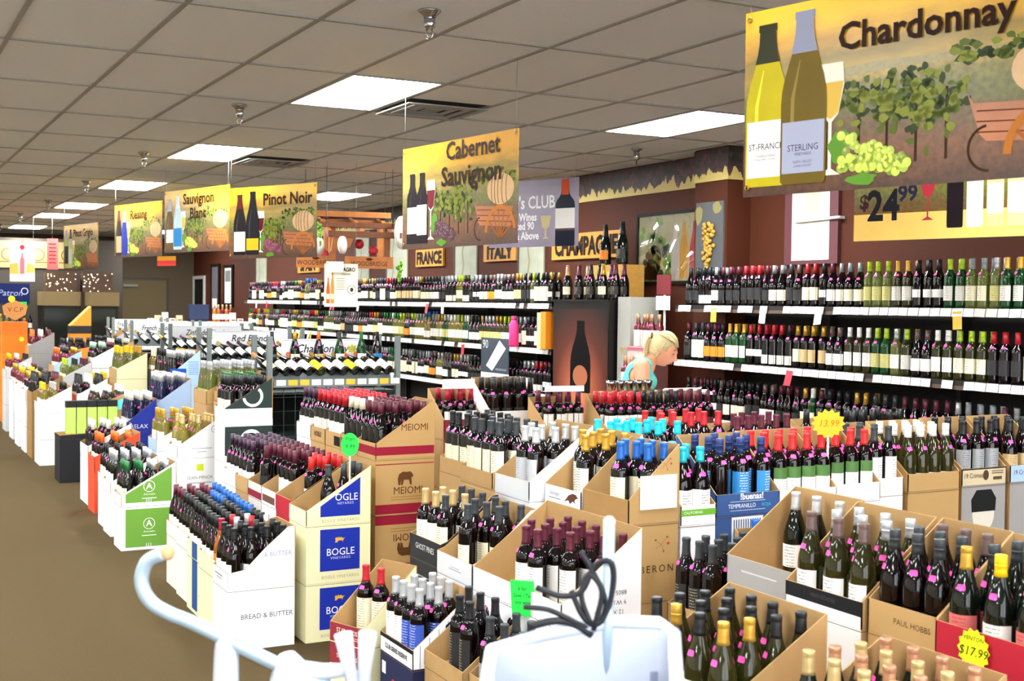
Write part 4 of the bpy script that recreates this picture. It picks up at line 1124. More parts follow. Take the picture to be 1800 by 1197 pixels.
# black cabinet with a bottle poster, champagne on top
cb = empty('display_cabinet', (FX, 9.27, 0)); tag(cb, 'black cabinet with a glowing bottle poster between the wall shelves', 'cabinet')
MB().box(0, .55, 0, .99, 0, 1.765).build('body', mat('cabinet_black', hexc('0e0c0b'), .3), cb)
MB().box(-.02, .57, -.01, 1.0, 1.765, 1.785).build('top', mat('cabinet_black', hexc('0e0c0b'), .3), cb)
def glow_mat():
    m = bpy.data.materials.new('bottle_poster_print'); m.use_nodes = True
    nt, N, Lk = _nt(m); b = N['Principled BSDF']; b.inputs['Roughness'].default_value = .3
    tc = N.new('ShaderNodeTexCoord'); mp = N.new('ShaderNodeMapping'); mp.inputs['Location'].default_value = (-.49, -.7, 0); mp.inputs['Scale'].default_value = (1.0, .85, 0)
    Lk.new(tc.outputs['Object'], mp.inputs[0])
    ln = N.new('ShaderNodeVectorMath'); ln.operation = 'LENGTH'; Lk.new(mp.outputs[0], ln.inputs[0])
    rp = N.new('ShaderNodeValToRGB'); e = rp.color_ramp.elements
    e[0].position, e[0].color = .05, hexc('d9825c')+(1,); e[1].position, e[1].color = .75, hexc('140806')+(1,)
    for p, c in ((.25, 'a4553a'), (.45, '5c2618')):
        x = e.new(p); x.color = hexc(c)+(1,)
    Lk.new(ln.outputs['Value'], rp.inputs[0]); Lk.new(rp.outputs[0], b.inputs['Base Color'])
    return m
pfm = link(bpy.data.objects.new('poster', me_from('poster', [(0, 0, 0), (.97, 0, 0), (.97, 1.6, 0), (0, 1.6, 0)], [(0, 1, 2, 3)], glow_mat())))
flat(pfm, cb, (-.003, .98, .1), (0, -1, 0), UZ)
def bottle_outline(cx, y0, h, w, t='burg'):
    P = PROF[t]
    H = P[-1][1]; rm = max(p[0] for p in P)
    r = [(cx+p[0]/rm*w/2, y0+p[1]/H*h) for p in P]
    l = [(cx-p[0]/rm*w/2, y0+p[1]/H*h) for p in P][::-1]
    return r+l
o = link(bpy.data.objects.new('printed_bottle', me_from('printed_bottle', [(a, b, 0) for a, b in bottle_outline(.5, .83, .66, .36, 'champ')], [tuple(range(len(bottle_outline(0, 0, 1, 1, 'champ'))))], paint('0b0706'))))
flat(o, pfm, (0, 0, .001), UX, UY)
poly(pfm, disc(.5, .98, .13, .1, 20), paint('b0694c'), (0, 0, .002), UX, UY, 'printed_label')
for k in range(9):
    g, c, l = random.choice((('green', 'black', 'black'), ('green', 'gold', 'cream'), ('red', 'maroon', 'black'), ('green', 'copper', 'cream')))
    bottle('champ', (FX+.1+.16*(k % 2), 9.33+.105*k, 1.785), -math.pi/2+.3, g, c, l, 'std', False, True, '%s sparkling bottle, %s capsule, %s along the poster cabinet top' % (GNAME[g], c, ordinal(k)), 'bottles on the poster cabinet', sc=1.05)
wd = mat('wood_yellow', hexc('d6a04a'), .5, var=.2, vscale=20)
for k, (y, z, s) in enumerate(((9.95, 2.11, 1.25), (9.66, 2.11, 1.3))):
    bottle('champ', (FX+.38, y, z), -math.pi/2+.2, 'green', 'black', ('orange', 'black')[k], 'std', False, False, ('giant dark bottle with orange sash label on the wooden block', 'giant dark bottle with plain label on the wooden block')[k], 'giant bottles', sc=s)
wb = empty('wooden_block', (FX+.28, 9.5, 1.785)); tag(wb, 'yellow wooden block lifting the giant bottles', 'wooden block')
MB().box(0, .24, 0, .6, 0, .325).build('body', wd, wb); MB().box(-.004, 0, .05, .25, .05, .26).build('front_plate', mat('wood_pale', hexc('e6c98a'), .5), wb)
# white cardboard stand and rose bottles in the gap
st = empty('cardboard_stand', (5.97, 9.04, .98)); tag(st, 'pale slim cardboard stand beside the poster cabinet', 'display stand')
MB().box(0, .3, 0, .2, 0, .83).build('body', card('b9b8ae'), st); MB().box(0, .3, 0, .2, -.98, 0).build('foot', card('6a6460'), st); text(st, '90', .1, paint('c2a24a'), (-.002, .1, .35), (0, -1, 0), UZ)
for zi, (z, yy) in enumerate(((1.36, 8.50), (1.0, 8.52))):
    D = disp(('white and pink carton on the upper step', 'white and pink carton on the lower step')[zi], 'W', 5.85-.1*zi, yy, z, .40, .15, .03, .05, front=card('cdb9b4'), side=card('5c3430'), n=max(1, round(z/.33)), bot=dict(t='bord', glass='rose', cap='copper', lab='pale', ls='tall', stk=.6), nx=5, ny=1)
    pf(D, rectp(0, .40, .0, .02), paint('d9607a'))
pd = empty('glass_rack_sign', (6.05, 8.56, 1.7)); tag(pd, 'small red sign with a white card above the rose bottles', 'sign')
MB().box(0, .01, 0, .2, .13, .3).build('red_back', mat('sign_red', hexc('7d1f2a'), .5), pd); MB().box(-.006, 0, 0, .2, .0, .12).build('white_card', WHITE, pd); MB().box(.01, .02, .09, .11, -.34, .3).build('stick', WHITE, pd)

# ------------------------------------------------------------------ hanging banners
def vineyard_mat(name, glow):
    m = bpy.data.materials.new(name); m.use_nodes = True
    nt, N, Lk = _nt(m); b = N['Principled BSDF']; b.inputs['Roughness'].default_value = .3; b.inputs['Specular IOR Level'].default_value = .35
    tc = N.new('ShaderNodeTexCoord'); sp = N.new('ShaderNodeSeparateXYZ'); Lk.new(tc.outputs['Object'], sp.inputs[0])
    n1 = N.new('ShaderNodeTexNoise'); n1.inputs['Scale'].default_value = 5; n1.inputs['Detail'].default_value = 5
    mp = N.new('ShaderNodeMapping'); mp.inputs['Scale'].default_value = (1, 1, 3.0); Lk.new(tc.outputs['Object'], mp.inputs[0]); Lk.new(mp.outputs[0], n1.inputs['Vector'])
    a = N.new('ShaderNodeMath'); a.operation = 'MULTIPLY_ADD'; a.inputs[1].default_value = .22; Lk.new(n1.outputs['Fac'], a.inputs[0])
    s2 = N.new('ShaderNodeMath'); s2.operation = 'MULTIPLY_ADD'; s2.inputs[1].default_value = 1/.61; s2.inputs[2].default_value = -.11; Lk.new(sp.outputs['Z'], s2.inputs[0]); Lk.new(s2.outputs[0], a.inputs[2])
    rp = N.new('ShaderNodeValToRGB'); e = rp.color_ramp.elements
    e[0].position, e[0].color = .0, hexc('46270d')+(1,); e[1].position, e[1].color = 1, hexc(glow)+(1,)
    for p, c in ((.2, '70431a'), (.34, '604a1a'), (.44, '62601e'), (.54, '7c7022'), (.62, 'a88626'), (.7, '86701e'), (.78, 'c8941a'), (.9, glow)):
        x = e.new(p); x.color = hexc(c)+(1,)
    Lk.new(a.outputs[0], rp.inputs[0])
    n2 = N.new('ShaderNodeTexNoise'); n2.inputs['Scale'].default_value = 45; n2.inputs['Detail'].default_value = 4; Lk.new(tc.outputs['Object'], n2.inputs['Vector'])
    lt = N.new('ShaderNodeMath'); lt.operation = 'LESS_THAN'; lt.inputs[1].default_value = .36; Lk.new(sp.outputs['Z'], lt.inputs[0])
    hs = N.new('ShaderNodeMath'); hs.operation = 'MULTIPLY_ADD'; hs.inputs[1].default_value = 1.4; hs.inputs[2].default_value = .3; Lk.new(n2.outputs['Fac'], hs.inputs[0])
    mx = N.new('ShaderNodeMix'); mx.data_type = 'RGBA'; mx.blend_type = 'MULTIPLY'; Lk.new(lt.outputs[0], mx.inputs[0]); Lk.new(rp.outputs[0], mx.inputs[6]); Lk.new(hs.outputs[0], mx.inputs[7])
    Lk.new(mx.outputs[2], b.inputs['Base Color'])
    return m
VINE = vineyard_mat('vineyard_print', 'f4bf10'); VINE2 = vineyard_mat('vineyard_print_amber', 'e0a012')
def foliage_mat():
    m = mat('vine_print', hexc('4c5a1e'), .3, var=.6, vscale=40); return m
def blob(cx, cy, rx, ry, n=22, j=.25, rnd=random):
    return [(cx+rx*math.cos(2*math.pi*i/n)*(1+rnd.uniform(-j, j)), cy+ry*math.sin(2*math.pi*i/n)*(1+rnd.uniform(-j, j))) for i in range(n)]
brass = mat('brass_grommet', hexc('a8863a'), .3, 1)
wire_m = mat('hanging_wire', hexc('8f8f8c'), .4, .6)
def banner(name, label, L, ang, z0, w, h, title, bottles, grapes, mprint=None, hangup=True, tx=None, tsize=.1, cart=True, glassc='d8b24a'):
    o = empty(name, (L[0], L[1], z0), -math.pi/2+R(ang)); tag(o, label, 'banner', 'hanging vineyard banners')
    rnd = random.Random(len(label))
    bd = MB().box(0, w, 0, .005, 0, h).build('board', [mprint or VINE], o)
    k = [0]
    def lay(P, m, nm):
        k[0] += 1
        return poly(o, P, m, (0, -.00012*k[0]-.0002, 0), UX, UZ, nm)
    def mlay(P, m, nm):
        k[0] += 1
        return multi(o, P, m, (0, -.00012*k[0]-.0002, 0), UX, UZ, nm)
    # far ridge and vine rows
    mlay([[(0, .335), (.25*w, .345), (.5*w, .36), (.75*w, .355), (w, .37), (w, .39), (.7*w, .375), (.4*w, .385), (0, .355)]], mat('vine_row_print', hexc('8a7a30'), .3, var=.3, vscale=60), 'field_print')
    vines = []
    mlay([rectp(x, x+.009, .07, .28) for x in (.36*w, .44*w, .52*w, .6*w)], paint('3a2410'), 'vine_stem_print')
    for col_, nn_ in (('33401a', 90), ('55621f', 90), ('7d8430', 60)):
        vines = []
        for q in range(nn_):
            x = w*rnd.choice((.36, .44, .44, .52, .52, .6))+rnd.gauss(0, .035); y = .25+.1*rnd.random()-.12*abs(rnd.gauss(0, 1))*(x/w)
            vines.append(blob(x, max(.1, y), rnd.uniform(.009, .018), rnd.uniform(.009, .018), 7, .35, rnd))
        for q in range(nn_//3):
            vines.append(blob(rnd.uniform(.62*w, w-.03), rnd.gauss(.37, .02), .016, .011, 7, .35, rnd))
        mlay(vines, paint(col_, .3), 'vine_print')
    if cart:
        cx = w-.26
        lay([(cx-.1, .11), (cx+.2, .09), (cx+.22, .2), (cx-.14, .22), (cx-.16, .25), (cx-.12, .13)], mat('cart_print', hexc('a85f28'), .3, var=.3, vscale=12), 'cart_print')
        mlay([[(cx-.13, .135+.03*q), (cx+.205, .115+.03*q), (cx+.205, .119+.03*q), (cx-.13, .139+.03*q)] for q in range(3)], paint('5e3314'), 'plank_line_print')
        mlay(ring(cx-.09, .09, .06, .068, 18, math.pi*.55, math.pi*1.5), paint('3a2413'), 'far_wheel_print')
        lay(disc(cx+.1, .30, .13, .085, 24), mat('barrel_print', hexc('c9a06a'), .3, var=.2, vscale=14), 'barrel_print')
        mlay([stroke([(cx+.1+dx+.018*math.cos(t/6*math.pi-math.pi/2)*-1, .30+.078*math.sin(t/6*math.pi-math.pi/2)) for t in range(7)], .006)[i] for dx in (-.07, -.04, -.01, .03, .07) for i in range(6)], paint('6a4422'), 'hoop_print')
        mlay(ring(cx+.1, .065, .125, .15, 28, .12, math.pi-.02), paint('b5702f'), 'wheel_print')
        mlay([stroke([(cx+.1, .03), (cx+.1+.13*math.cos(t), .065+.13*math.sin(t))], .011)[0] for t in (.35, .8, 1.25, 1.7, 2.15, 2.6)], paint('a05e26'), 'spoke_print')
    # glass, grapes
    gx = bottles[-1]['x']+.1
    lay([(gx-.045, .4), (gx+.045, .4), (gx+.05, .33), (gx+.03, .24), (gx+.006, .215), (gx+.006, .07), (gx+.04, .05), (gx-.04, .05), (gx-.006, .07), (gx-.006, .215), (gx-.03, .24), (gx-.05, .33)], paint('efe6d2', .3), 'glass_print')
    lay([(gx-.047, .34), (gx+.047, .34), (gx+.03, .245), (gx, .225), (gx-.03, .245)], paint(glassc, .3), 'wine_print')
    mlay([blob(gx+.035, .14, .04, .06, 12, .3, rnd), blob(gx+.12, .03, .05, .02, 12, .3, rnd)], paint('5c8f2c', .3), 'leaf_print')
    gh = hexc(grapes)
    for tone in (.45, .8, 1.15):
        gp, hi_ = [], []
        for q in range(30):
            a = rnd.random(); xx, yy = gx+.05+.21*a+rnd.uniform(-.015, .015), .12-.055*a+rnd.uniform(-.05, .05)*(1.1-a*.7)
            gp.append(disc(xx, yy, .0155, .0155, 10)); hi_.append(disc(xx-.004, yy+.005, .006, .006, 8))
        mlay(gp, mat('grape_print_%s_%d' % (grapes, tone*100), tuple(min(1, q*tone) for q in gh), .3), 'grape_print')
        mlay(hi_, mat('grape_sheen_%s_%d' % (grapes, tone*100), tuple(min(1, q*tone*1.5+.05) for q in gh), .3), 'grape_sheen_print')
    for b in bottles:
        lay(bottle_outline(b['x'], .03, b['h'], b['w'], b.get('t', 'burg')), mat('printed_glass_'+b['g'], hexc(b['g']), .4, var=.15, vscale=10, spec=.1), 'printed_bottle')
        hh = b['h']
        tt = b.get('t', 'burg'); Hh, rm2 = PROF[tt][-1][1], max(q[0] for q in PROF[tt])
        zs_ = [.76, .82, .88, .955, .956, 1.0]
        rs_ = [rad_at(tt, f_*Hh)/rm2*b['w']/2*(1.06 if f_ < .9555 else 1.2)+.0005 for f_ in zs_]
        lay([(b['x']+r_, .03+hh*f_) for r_, f_ in zip(rs_, zs_)]+[(b['x']-r_, .03+hh*f_) for r_, f_ in zip(rs_, zs_)][::-1], paint(b['c'], .3), 'printed_capsule')
        hl = [(b['x']-b['w']*.3, .03+hh*.1), (b['x']-b['w']*.22, .03+hh*.1), (b['x']-b['w']*.2, .03+hh*.5), (b['x']-b['w']*.08, .03+hh*.72), (b['x']-b['w']*.1, .03+hh*.72), (b['x']-b['w']*.28, .03+hh*.5)]
        lay(hl, mat('printed_sheen_'+b['g'], tuple(min(1, q*1.7+.03) for q in hexc(b['g'])), .4, spec=.1), 'printed_sheen')
        l0, l1 = b.get('lz', (.07, .2))
        lay(rectp(b['x']-b['w']*.46, b['x']+b['w']*.46, .03+l0, .03+l1), paint(b['l'], .3), 'printed_label')
        for (s, sz, yy, ink) in b.get('txt', ()):
            k[0] += 1
            text(o, s, sz, paint(ink), (b['x'], -.00012*k[0]-.0002, .03+yy), UX, UZ, sx=.9)
    for (s, x, y, sz) in title:
        k[0] += 1
        text(o, s, sz, paint('2e1a12'), (x, -.00012*k[0]-.0002, y), UX, UZ, bold=.003, align='LEFT', sx=1.0)
    for (x, y) in ((.02, h-.025), (w-.02, h-.025), (.02, .03)):
        k_ = MB(); k_.tube([(x+.008*math.cos(t*math.pi/5), -.004, y+.008*math.sin(t*math.pi/5)) for t in range(10)], .0028, 5, closed=True); k_.build('grommet', brass, o)
    for x in (.02, w-.02):
        MB().tube([(x, 0, h-.025), (x, .002, CEIL-z0)], .0012, 4).build('hanging_wire', wire_m, o)
    return o
BW = 1.22
banner('banner', 'large yellow vineyard banner titled for white wine, closest to the camera', (2.628, 3.309), 13, 2.105, BW, .61, [('Chardonnay', .365, .47, .116)],
       [dict(x=.095, h=.53, w=.17, g='c2b21c', c='2f2f16', l='f4f2ee', lz=(.03, .215), txt=(('ST-FRANCIS', .03, .13, '222222'), ('CHARDONNAY', .013, .1, '777777'), ('SONOMA COUNTY', .011, .088, '777777'))),
        dict(x=.24, h=.55, w=.175, g='6e5a1a', c='8f90a6', l='a9adc4', lz=(.035, .2), txt=(('STERLING', .03, .115, '3a3a52'), ('VINEYARDS', .014, .095, '3a3a52'), ('NAPA VALLEY', .013, .07, '55557a'), ('CHARDONNAY', .011, .057, '55557a')))], 'b7cf3a')
banner('banner', 'amber vineyard banner lettered for red wine, hanging over the island', (2.961, 7.019), 7, 2.062, BW, .61, [('Cabernet', .50, .545, .145), ('Sauvignon', .45, .40, .155)],
       [dict(x=.12, h=.42, w=.125, g='1a1115', c='150d10', l='ded9d6', t='bord', lz=(.06, .22)), dict(x=.235, h=.42, w=.125, g='1a1115', c='150d10', l='f0efee', t='bord', lz=(.05, .23))], '4a1a2a', VINE2, glassc='6a1020')
banner('banner', 'yellow banner with two black bottles and purple grapes', (2.881, 10.691), 24, 2.10, 1.1, .61, [('Pinot Noir', .44, .49, .14)],
       [dict(x=.14, h=.52, w=.16, g='1a1214', c='4a1a1a', l='e4e0dc', lz=(.03, .2)), dict(x=.31, h=.54, w=.17, g='17141a', c='17141a', l='e8b41c', lz=(.04, .14))], '7a2f4a', glassc='5a1020')
banner('banner', 'yellow banner with a pale bottle wearing a blue label', (2.728, 12.55), 16, 2.2, BW, .61, [('Sauvignon', .37, .51, .145), ('Blanc', .5, .37, .145)],
       [dict(x=.11, h=.5, w=.15, g='6e5428', c='b8b8b8', l='e8e8e4'), dict(x=.27, h=.53, w=.17, g='b8d4d8', c='d4dcdc', l='1f7fc0', lz=(.03, .21))], 'b7cf3a')
banner('banner', 'yellow banner with a cobalt blue bottle', (2.70, 15.08), 14, 2.22, BW, .61, [('Riesling', .42, .48, .14)],
       [dict(x=.12, h=.52, w=.15, g='2c2018', c='6a1a1a', l='d8a878', t='flute', lz=(.03, .22)), dict(x=.27, h=.5, w=.16, g='22308f', c='c8c8c8', l='22308f', t='flute', txt=())], 'b7cf3a')
banner('banner', 'yellow banner with two clear bottles, farthest of the vineyard banners', (2.533, 17.921), 12, 2.12, BW, .61, [('Pinot Grigio', .36, .49, .14)],
       [dict(x=.11, h=.52, w=.15, g='9aa04a', c='9a9aa0', l='1d1d22', t='bord', lz=(.06, .3)), dict(x=.26, h=.52, w=.15, g='a8a878', c='3a141a', l='b8b8a0', t='bord', lz=(.06, .26))], 'b7cf3a')
# wine club poster
o = empty('poster', (5.28, 10.42, 2.26), -math.pi/2+R(22)); tag(o, 'grey wine club poster with white lettering behind the amber banner', 'poster')
cw_ = 1.05
MB().box(0, cw_, 0, .005, 0, .61).build('board', mat('club_print', hexc('8b8196'), .3, var=.25, vscale=4), o)
poly(o, bottle_outline(.9, .0, .58, .22, 'bord'), paint('1b2030', .3), (0, -.0006, 0), UX, UZ, 'printed_bottle'); poly(o, rectp(.86, .94, .46, .6), paint('c8502c'), (0, -.001, 0), UX, UZ, 'printed_capsule'); poly(o, rectp(.79, 1.01, .16, .34), paint('e8e4e0'), (0, -.001, 0), UX, UZ, 'printed_label'); poly(o, rectp(.79, 1.01, .14, .155), paint('5a4038'), (0, -.0012, 0), UX, UZ, 'printed_label')
for s, x, y, sz, rt in (("O's CLUB", .52, .40, .16, 0), ('e Wines', .44, .27, .1, 0), ('ted 90', .44, .19, .1, 0), ('& Above', .46, .10, .1, 0)):
    text(o, s, sz, paint('f2f2f4'), (x, -.0008, y), UX, UZ, bold=.003, sx=.8)
poly(o, [(.62, .28), (.74, .28), (.72, .18), (.69, .16), (.69, .09), (.72, .07), (.64, .07), (.67, .09), (.67, .16), (.64, .18)], paint('c9b98a'), (0, -.001, 0), UX, UZ, 'glass_print')
for x in (.03, cw_-.03): MB().tube([(x, 0, .6), (x, 0, CEIL-2.26)], .0012, 4).build('hanging_wire', wire_m, o)
# price banner behind the big one
o = empty('price_banner', (5.40, 5.72, 2.145), -math.pi/2+R(14)); tag(o, 'yellow price banner with printed bottles on the table, behind the largest banner', 'banner')
MB().box(0, 1.22, 0, .005, 0, .61).build('board', [VINE], o)
poly(o, rectp(0, 1.22, 0, .16), mat('table_print', hexc('e8bf62'), .3, var=.15, vscale=6), (0, -.0006, 0), UX, UZ, 'table_print')
text(o, '$', .12, paint('3a2020'), (.07, -.0012, .23), UX, UZ, bold=.004); text(o, '24', .25, paint('1c1c22'), (.2, -.0012, .2), UX, UZ, bold=.008, sx=.85); text(o, '99', .13, paint('2a2440'), (.36, -.0012, .27), UX, UZ, bold=.004)
for x, gcol, l in ((.66, '1a1218', '1a1218'), (.78, 'd8dcd0', 'f0f0ee'), (.9, 'd8c884', 'e8e0c0'), (1.02, 'd8c884', 'f0eee0')):
    poly(o, bottle_outline(x, .06, .5, .1, 'bord'), paint(gcol, .3), (0, -.0012, 0), UX, UZ, 'printed_bottle'); poly(o, rectp(x-.046, x+.046, .13, .3), paint(l, .3), (0, -.0016, 0), UX, UZ, 'printed_label')
poly(o, [(.44, .34), (.54, .34), (.52, .26), (.495, .24), (.495, .13), (.53, .11), (.45, .11), (.485, .13), (.485, .24), (.46, .26)], paint('b03040', .3), (0, -.0014, 0), UX, UZ, 'glass_print')
for x in (.03, 1.19): MB().tube([(x, 0, .6), (x, 0, CEIL-2.145)], .0012, 4).build('hanging_wire', wire_m, o)

# ------------------------------------------------------------------ things on the brown wall
signw = mat('sign_wood', hexc('c98a2c'), .5, var=.15, vscale=14)
for s, y0, y1, z0, z1, lab in (('FRANCE', 14.03, 14.87, 2.2, 2.42, 'wooden country sign reading France on the brown wall'), ('ITALY', 12.1, 12.9, 2.22, 2.42, 'wooden country sign reading Italy on the brown wall'), ('CHAMPAGNE', 9.96, 11.3, 2.2, 2.46, 'long wooden sign reading Champagne on the brown wall'), ('SPAIN', 18.7, 19.75, 2.2, 2.4, 'small wooden sign under the hanging wooden press')):
    o = empty('wooden_sign', (RIGHT_X-.035, y1, z0), -math.pi/2); tag(o, lab, 'sign', 'wooden country signs')
    MB().box(0, y1-y0, -.0, .03, 0, z1-z0).build('board', signw, o)
    te = text(o, s, (z1-z0)*.95, paint('20130a'), ((y1-y0)/2, -.003, (z1-z0)*.46), UX, UZ, bold=.012, sx={'FRANCE': 1.0, 'ITALY': 1.25, 'CHAMPAGNE': .80, 'SPAIN': 1.5}[s])
strip_paper = mat('stained_paper', hexc('a8ab96'), .6, var=.3, vscale=6)
for k, (y0, y1, z0, z1, lab) in enumerate(((21.6, 22.2, 2.0, 2.86, 'narrow pale panel at the far end of the brown wall'), (13.12, 13.7, 1.95, 2.5, 'narrow pale panel between the France and Italy signs'), (11.5, 12.05, 1.95, 2.5, 'narrow pale panel between the Italy and Champagne signs'), (15.2, 15.9, 1.95, 2.75, 'pale green painted panel behind the hanging wooden press'), (16.6, 17.1, 1.95, 2.75, 'grey panel with a red print behind the wooden press'))):
    o = empty('wall_panel', (RIGHT_X-.02, y1, z0), -math.pi/2); tag(o, lab, 'wall panel', 'narrow panels on the brown wall')
    MB().box(0, y1-y0, 0, .018, 0, z1-z0).build('board', strip_paper, o); MB().box(-.03, 0, -.006, .018, 0, z1-z0).build('edge', mat('panel_edge', hexc('3a2a24'), .5), o)
    multi(o, stroke([(.2, .1), (.24, .25), (.2, .4), (.26, z1-z0-.02)], .03), mat('panel_stain', hexc('8a8458'), .6), (0, -.001, 0), UX, UZ, 'print')
for k, (y0, y1, z0, z1) in enumerate(((24.75, 25.45, 1.47, 2.47), (23.75, 24.45, 1.6, 2.43))):
    o = empty('picture_frame', (RIGHT_X-.03, y1, z0), -math.pi/2); tag(o, ('tall black-framed picture with a dark blossom print near the doorway', 'tall black-framed picture with a white mount')[k], 'picture', 'tall framed pictures')
    MB().box(0, y1-y0, 0, .03, 0, z1-z0).build('frame', paint('16120f'), o)
    w2 = y1-y0
    MB().box(.12, w2-.12, -.003, 0, .08, z1-z0-.06).build('mount', (mat('dark_blossom', hexc('5c5860'), .5, var=.5, vscale=30), card('cfcfc8'))[k], o)
    poly(o, rectp(.16, w2-.16, (.1, .5)[k], (.3, .72)[k]), (card('d8d8d2'), mat('grey_photo', hexc('6a6a6a'), .5, var=.3, vscale=20))[k], (0, -.004, 0), UX, UZ, 'print')
# big picture under wrinkled film
o = empty('framed_picture', (RIGHT_X-.03, 9.72, 1.93), -math.pi/2); tag(o, 'large black-framed grape picture under wrinkled plastic film beside the pillar', 'picture')
pw, ph = 1.12, .66
fm = MB(); fm.box(0, pw, 0, .03, 0, .03); fm.box(0, pw, 0, .03, ph-.03, ph); fm.box(0, .03, 0, .03, .03, ph-.03); fm.box(pw-.03, pw, 0, .03, .03, ph-.03); fm.build('frame', paint('15120f'), o)
MB().box(.03, pw-.03, .012, .02, .03, ph-.03).build('canvas', mat('picture_ground', hexc('b5ae86'), .5, var=.3, vscale=5), o)
rnd = random.Random(4)
multi(o, [disc(min(.6, max(.07, rnd.gauss(.33, .12))), min(.58, max(.08, rnd.gauss(.28, .13))), .035, .035, 12) for q in range(60)], mat('green_grape_print', hexc('6fa02c'), .4, var=.35, vscale=30), (0, .0112, 0), UX, UZ, 'grape_print')
multi(o, [disc(max(.07, rnd.gauss(.2, .08)), min(.5, max(.07, rnd.gauss(.13, .06))), .035, .035, 12) for q in range(36)], mat('black_grape_print', hexc('241a20'), .4, var=.3, vscale=30), (0, .0108, 0), UX, UZ, 'grape_print')
for x, c in ((.62, 'c9c2b8'), (.75, 'd09a3a'), (.9, 'c0303c')):
    poly(o, bottle_outline(x, .05, .5, .13, 'burg'), paint(c), (0, .0104, 0), UX, UZ, 'printed_bottle')
def film_mat():
    m = bpy.data.materials.new('wrinkled_film'); m.use_nodes = True
    nt, N, Lk = _nt(m); N.remove(N['Principled BSDF'])
    t = N.new('ShaderNodeBsdfTransparent'); gl = N.new('ShaderNodeBsdfGlossy'); gl.inputs['Roughness'].default_value = .06
    no = N.new('ShaderNodeTexNoise'); no.inputs['Scale'].default_value = 2.2; no.inputs['Detail'].default_value = 0
    tc = N.new('ShaderNodeTexCoord'); Lk.new(tc.outputs['Object'], no.inputs['Vector'])
    bp = N.new('ShaderNodeBump'); bp.inputs['Distance'].default_value = .3; bp.inputs['Strength'].default_value = 1; Lk.new(no.outputs['Fac'], bp.inputs['Height']); Lk.new(bp.outputs[0], gl.inputs['Normal'])
    mx = N.new('ShaderNodeMixShader'); mx.inputs[0].default_value = .16
    Lk.new(t.outputs[0], mx.inputs[1]); Lk.new(gl.outputs[0], mx.inputs[2]); Lk.new(mx.outputs[0], N['Material Output'].inputs[0])
    return m
MB().box(.03, pw-.03, .003, .005, .03, ph-.03).build('plastic_film', film_mat(), o)
# grape relief on the pillar
o = empty('wall_panel', (6.245, 8.48, 2.0), -math.pi/2); tag(o, 'dark grey panel with a golden grape bunch on the pillar', 'wall panel')
MB().box(0, .37, 0, .015, 0, .6).build('board', mat('slate_board', hexc('4b4d50'), .5, var=.15, vscale=8), o)
gb = MB()
for q in range(60):
    t = q/60; ww = .075*math.sin(math.pi*min(1, .2+t*.9))+.012
    gb.ball((.165+.03*(1-t)+rnd.uniform(-ww, ww), -.012+rnd.uniform(-.006, .006), .42-.38*t), .018, seg=8, rings=5)
g_ = gb.build('grape_bunch', mat('golden_grapes', hexc('b88f35'), .4, var=.2, vscale=30), o); g_['kind'] = 'stuff'
poly(o, blob(.04, .5, .05, .08, 14, .2, rnd), mat('gold_leaf', hexc('8a8048'), .5), (0, -.001, 0), UX, UZ, 'leaf'); poly(o, blob(.28, .55, .06, .045, 14, .2, rnd), mat('gold_leaf', hexc('8a8048'), .5), (0, -.001, 0), UX, UZ, 'leaf')
# map in a purple frame
o = empty('framed_map', (RIGHT_X-.03, 7.62, 2.07), -math.pi/2); tag(o, 'white wine map in a wide purple-brown frame behind the near shelves', 'picture')
MB().box(0, .6, 0, .03, 0, .85).build('frame', mat('purple_frame', hexc('5c2f34'), .5), o); MB().box(.09, .51, -.004, 0, .03, .82).build('map_sheet', mat('map_paper', hexc('efe8d6'), .5, var=.08, vscale=7), o)
multi(o, [blob(.3, .55, .1, .16, 18, .35, rnd)], mat('map_ink', hexc('d8c7a0'), .5, var=.2, vscale=20), (0, -.006, 0), UX, UZ, 'print'); poly(o, [(.42, .72), (.47, .75), (.5, .72), (.46, .66)], paint('7fa0a0'), (0, -.006, 0), UX, UZ, 'print')
o = empty('shelf_rail', (RIGHT_X-.05, 7.46, 2.40)); tag(o, 'thin white horizontal rod across the framed map', 'rod')
MB().tube([(0, 0, 0), (0, -.48, .01)], .012, 8).build('rod', WHITE, o); MB().box(0, .05, -.02, 0, -.01, .01).build('bracket', WHITE, o); MB().box(0, .05, -.48, -.46, 0, .02).build('bracket', WHITE, o)
# ------------------------------------------------------------------ hanging wooden press
wood = mat('orange_wood', hexc('a8642a'), .5, var=.3, vscale=14); woodd = mat('dark_wood', hexc('6e3d1e'), .5, var=.3, vscale=12)
o = empty('hanging_wooden_press', (3.72, 11.45, 2.06), R(-10)); tag(o, 'wooden press frame with white discs hanging from the ceiling by wires', 'wooden decoration')
for (x, y, z, l, s) in ((.1, .3, .52, .9, .035), (.1, .5, .46, .85, .03), (.22, .0, .40, .78, .03), (.3, -.12, .30, .72, .035)):
    MB().box(x, x+l, y, y+.09, z, z+s*1.6).build('beam', woodd if y < .2 else wood, o)
for (x, y) in ((.34, .05), (.34, .35), (.88, .05), (.88, .35)):
    MB().box(x, x+.06, y, y+.06, .02, .46).build('post', wood, o)
for x in (.3, .62, .9):
    MB().prism([(-.1, .3), (.55, .52), (.55, .57), (-.1, .36)], 'x', x, x+.035).build('rafter', wood, o)
for x, y, z, r_ in ((1.02, -.05, .36, .16), (.42, -.16, .22, .085), (.2, -.16, .2, .085)):
    d_ = MB().lathe([(.0, 0), (r_, 0), (r_, .02), (.0, .02)], 24, cap=False).build('disc', card('e8e4da'), o, (x, y, z)); d_.rotation_euler = (0, R(90), R(-36))
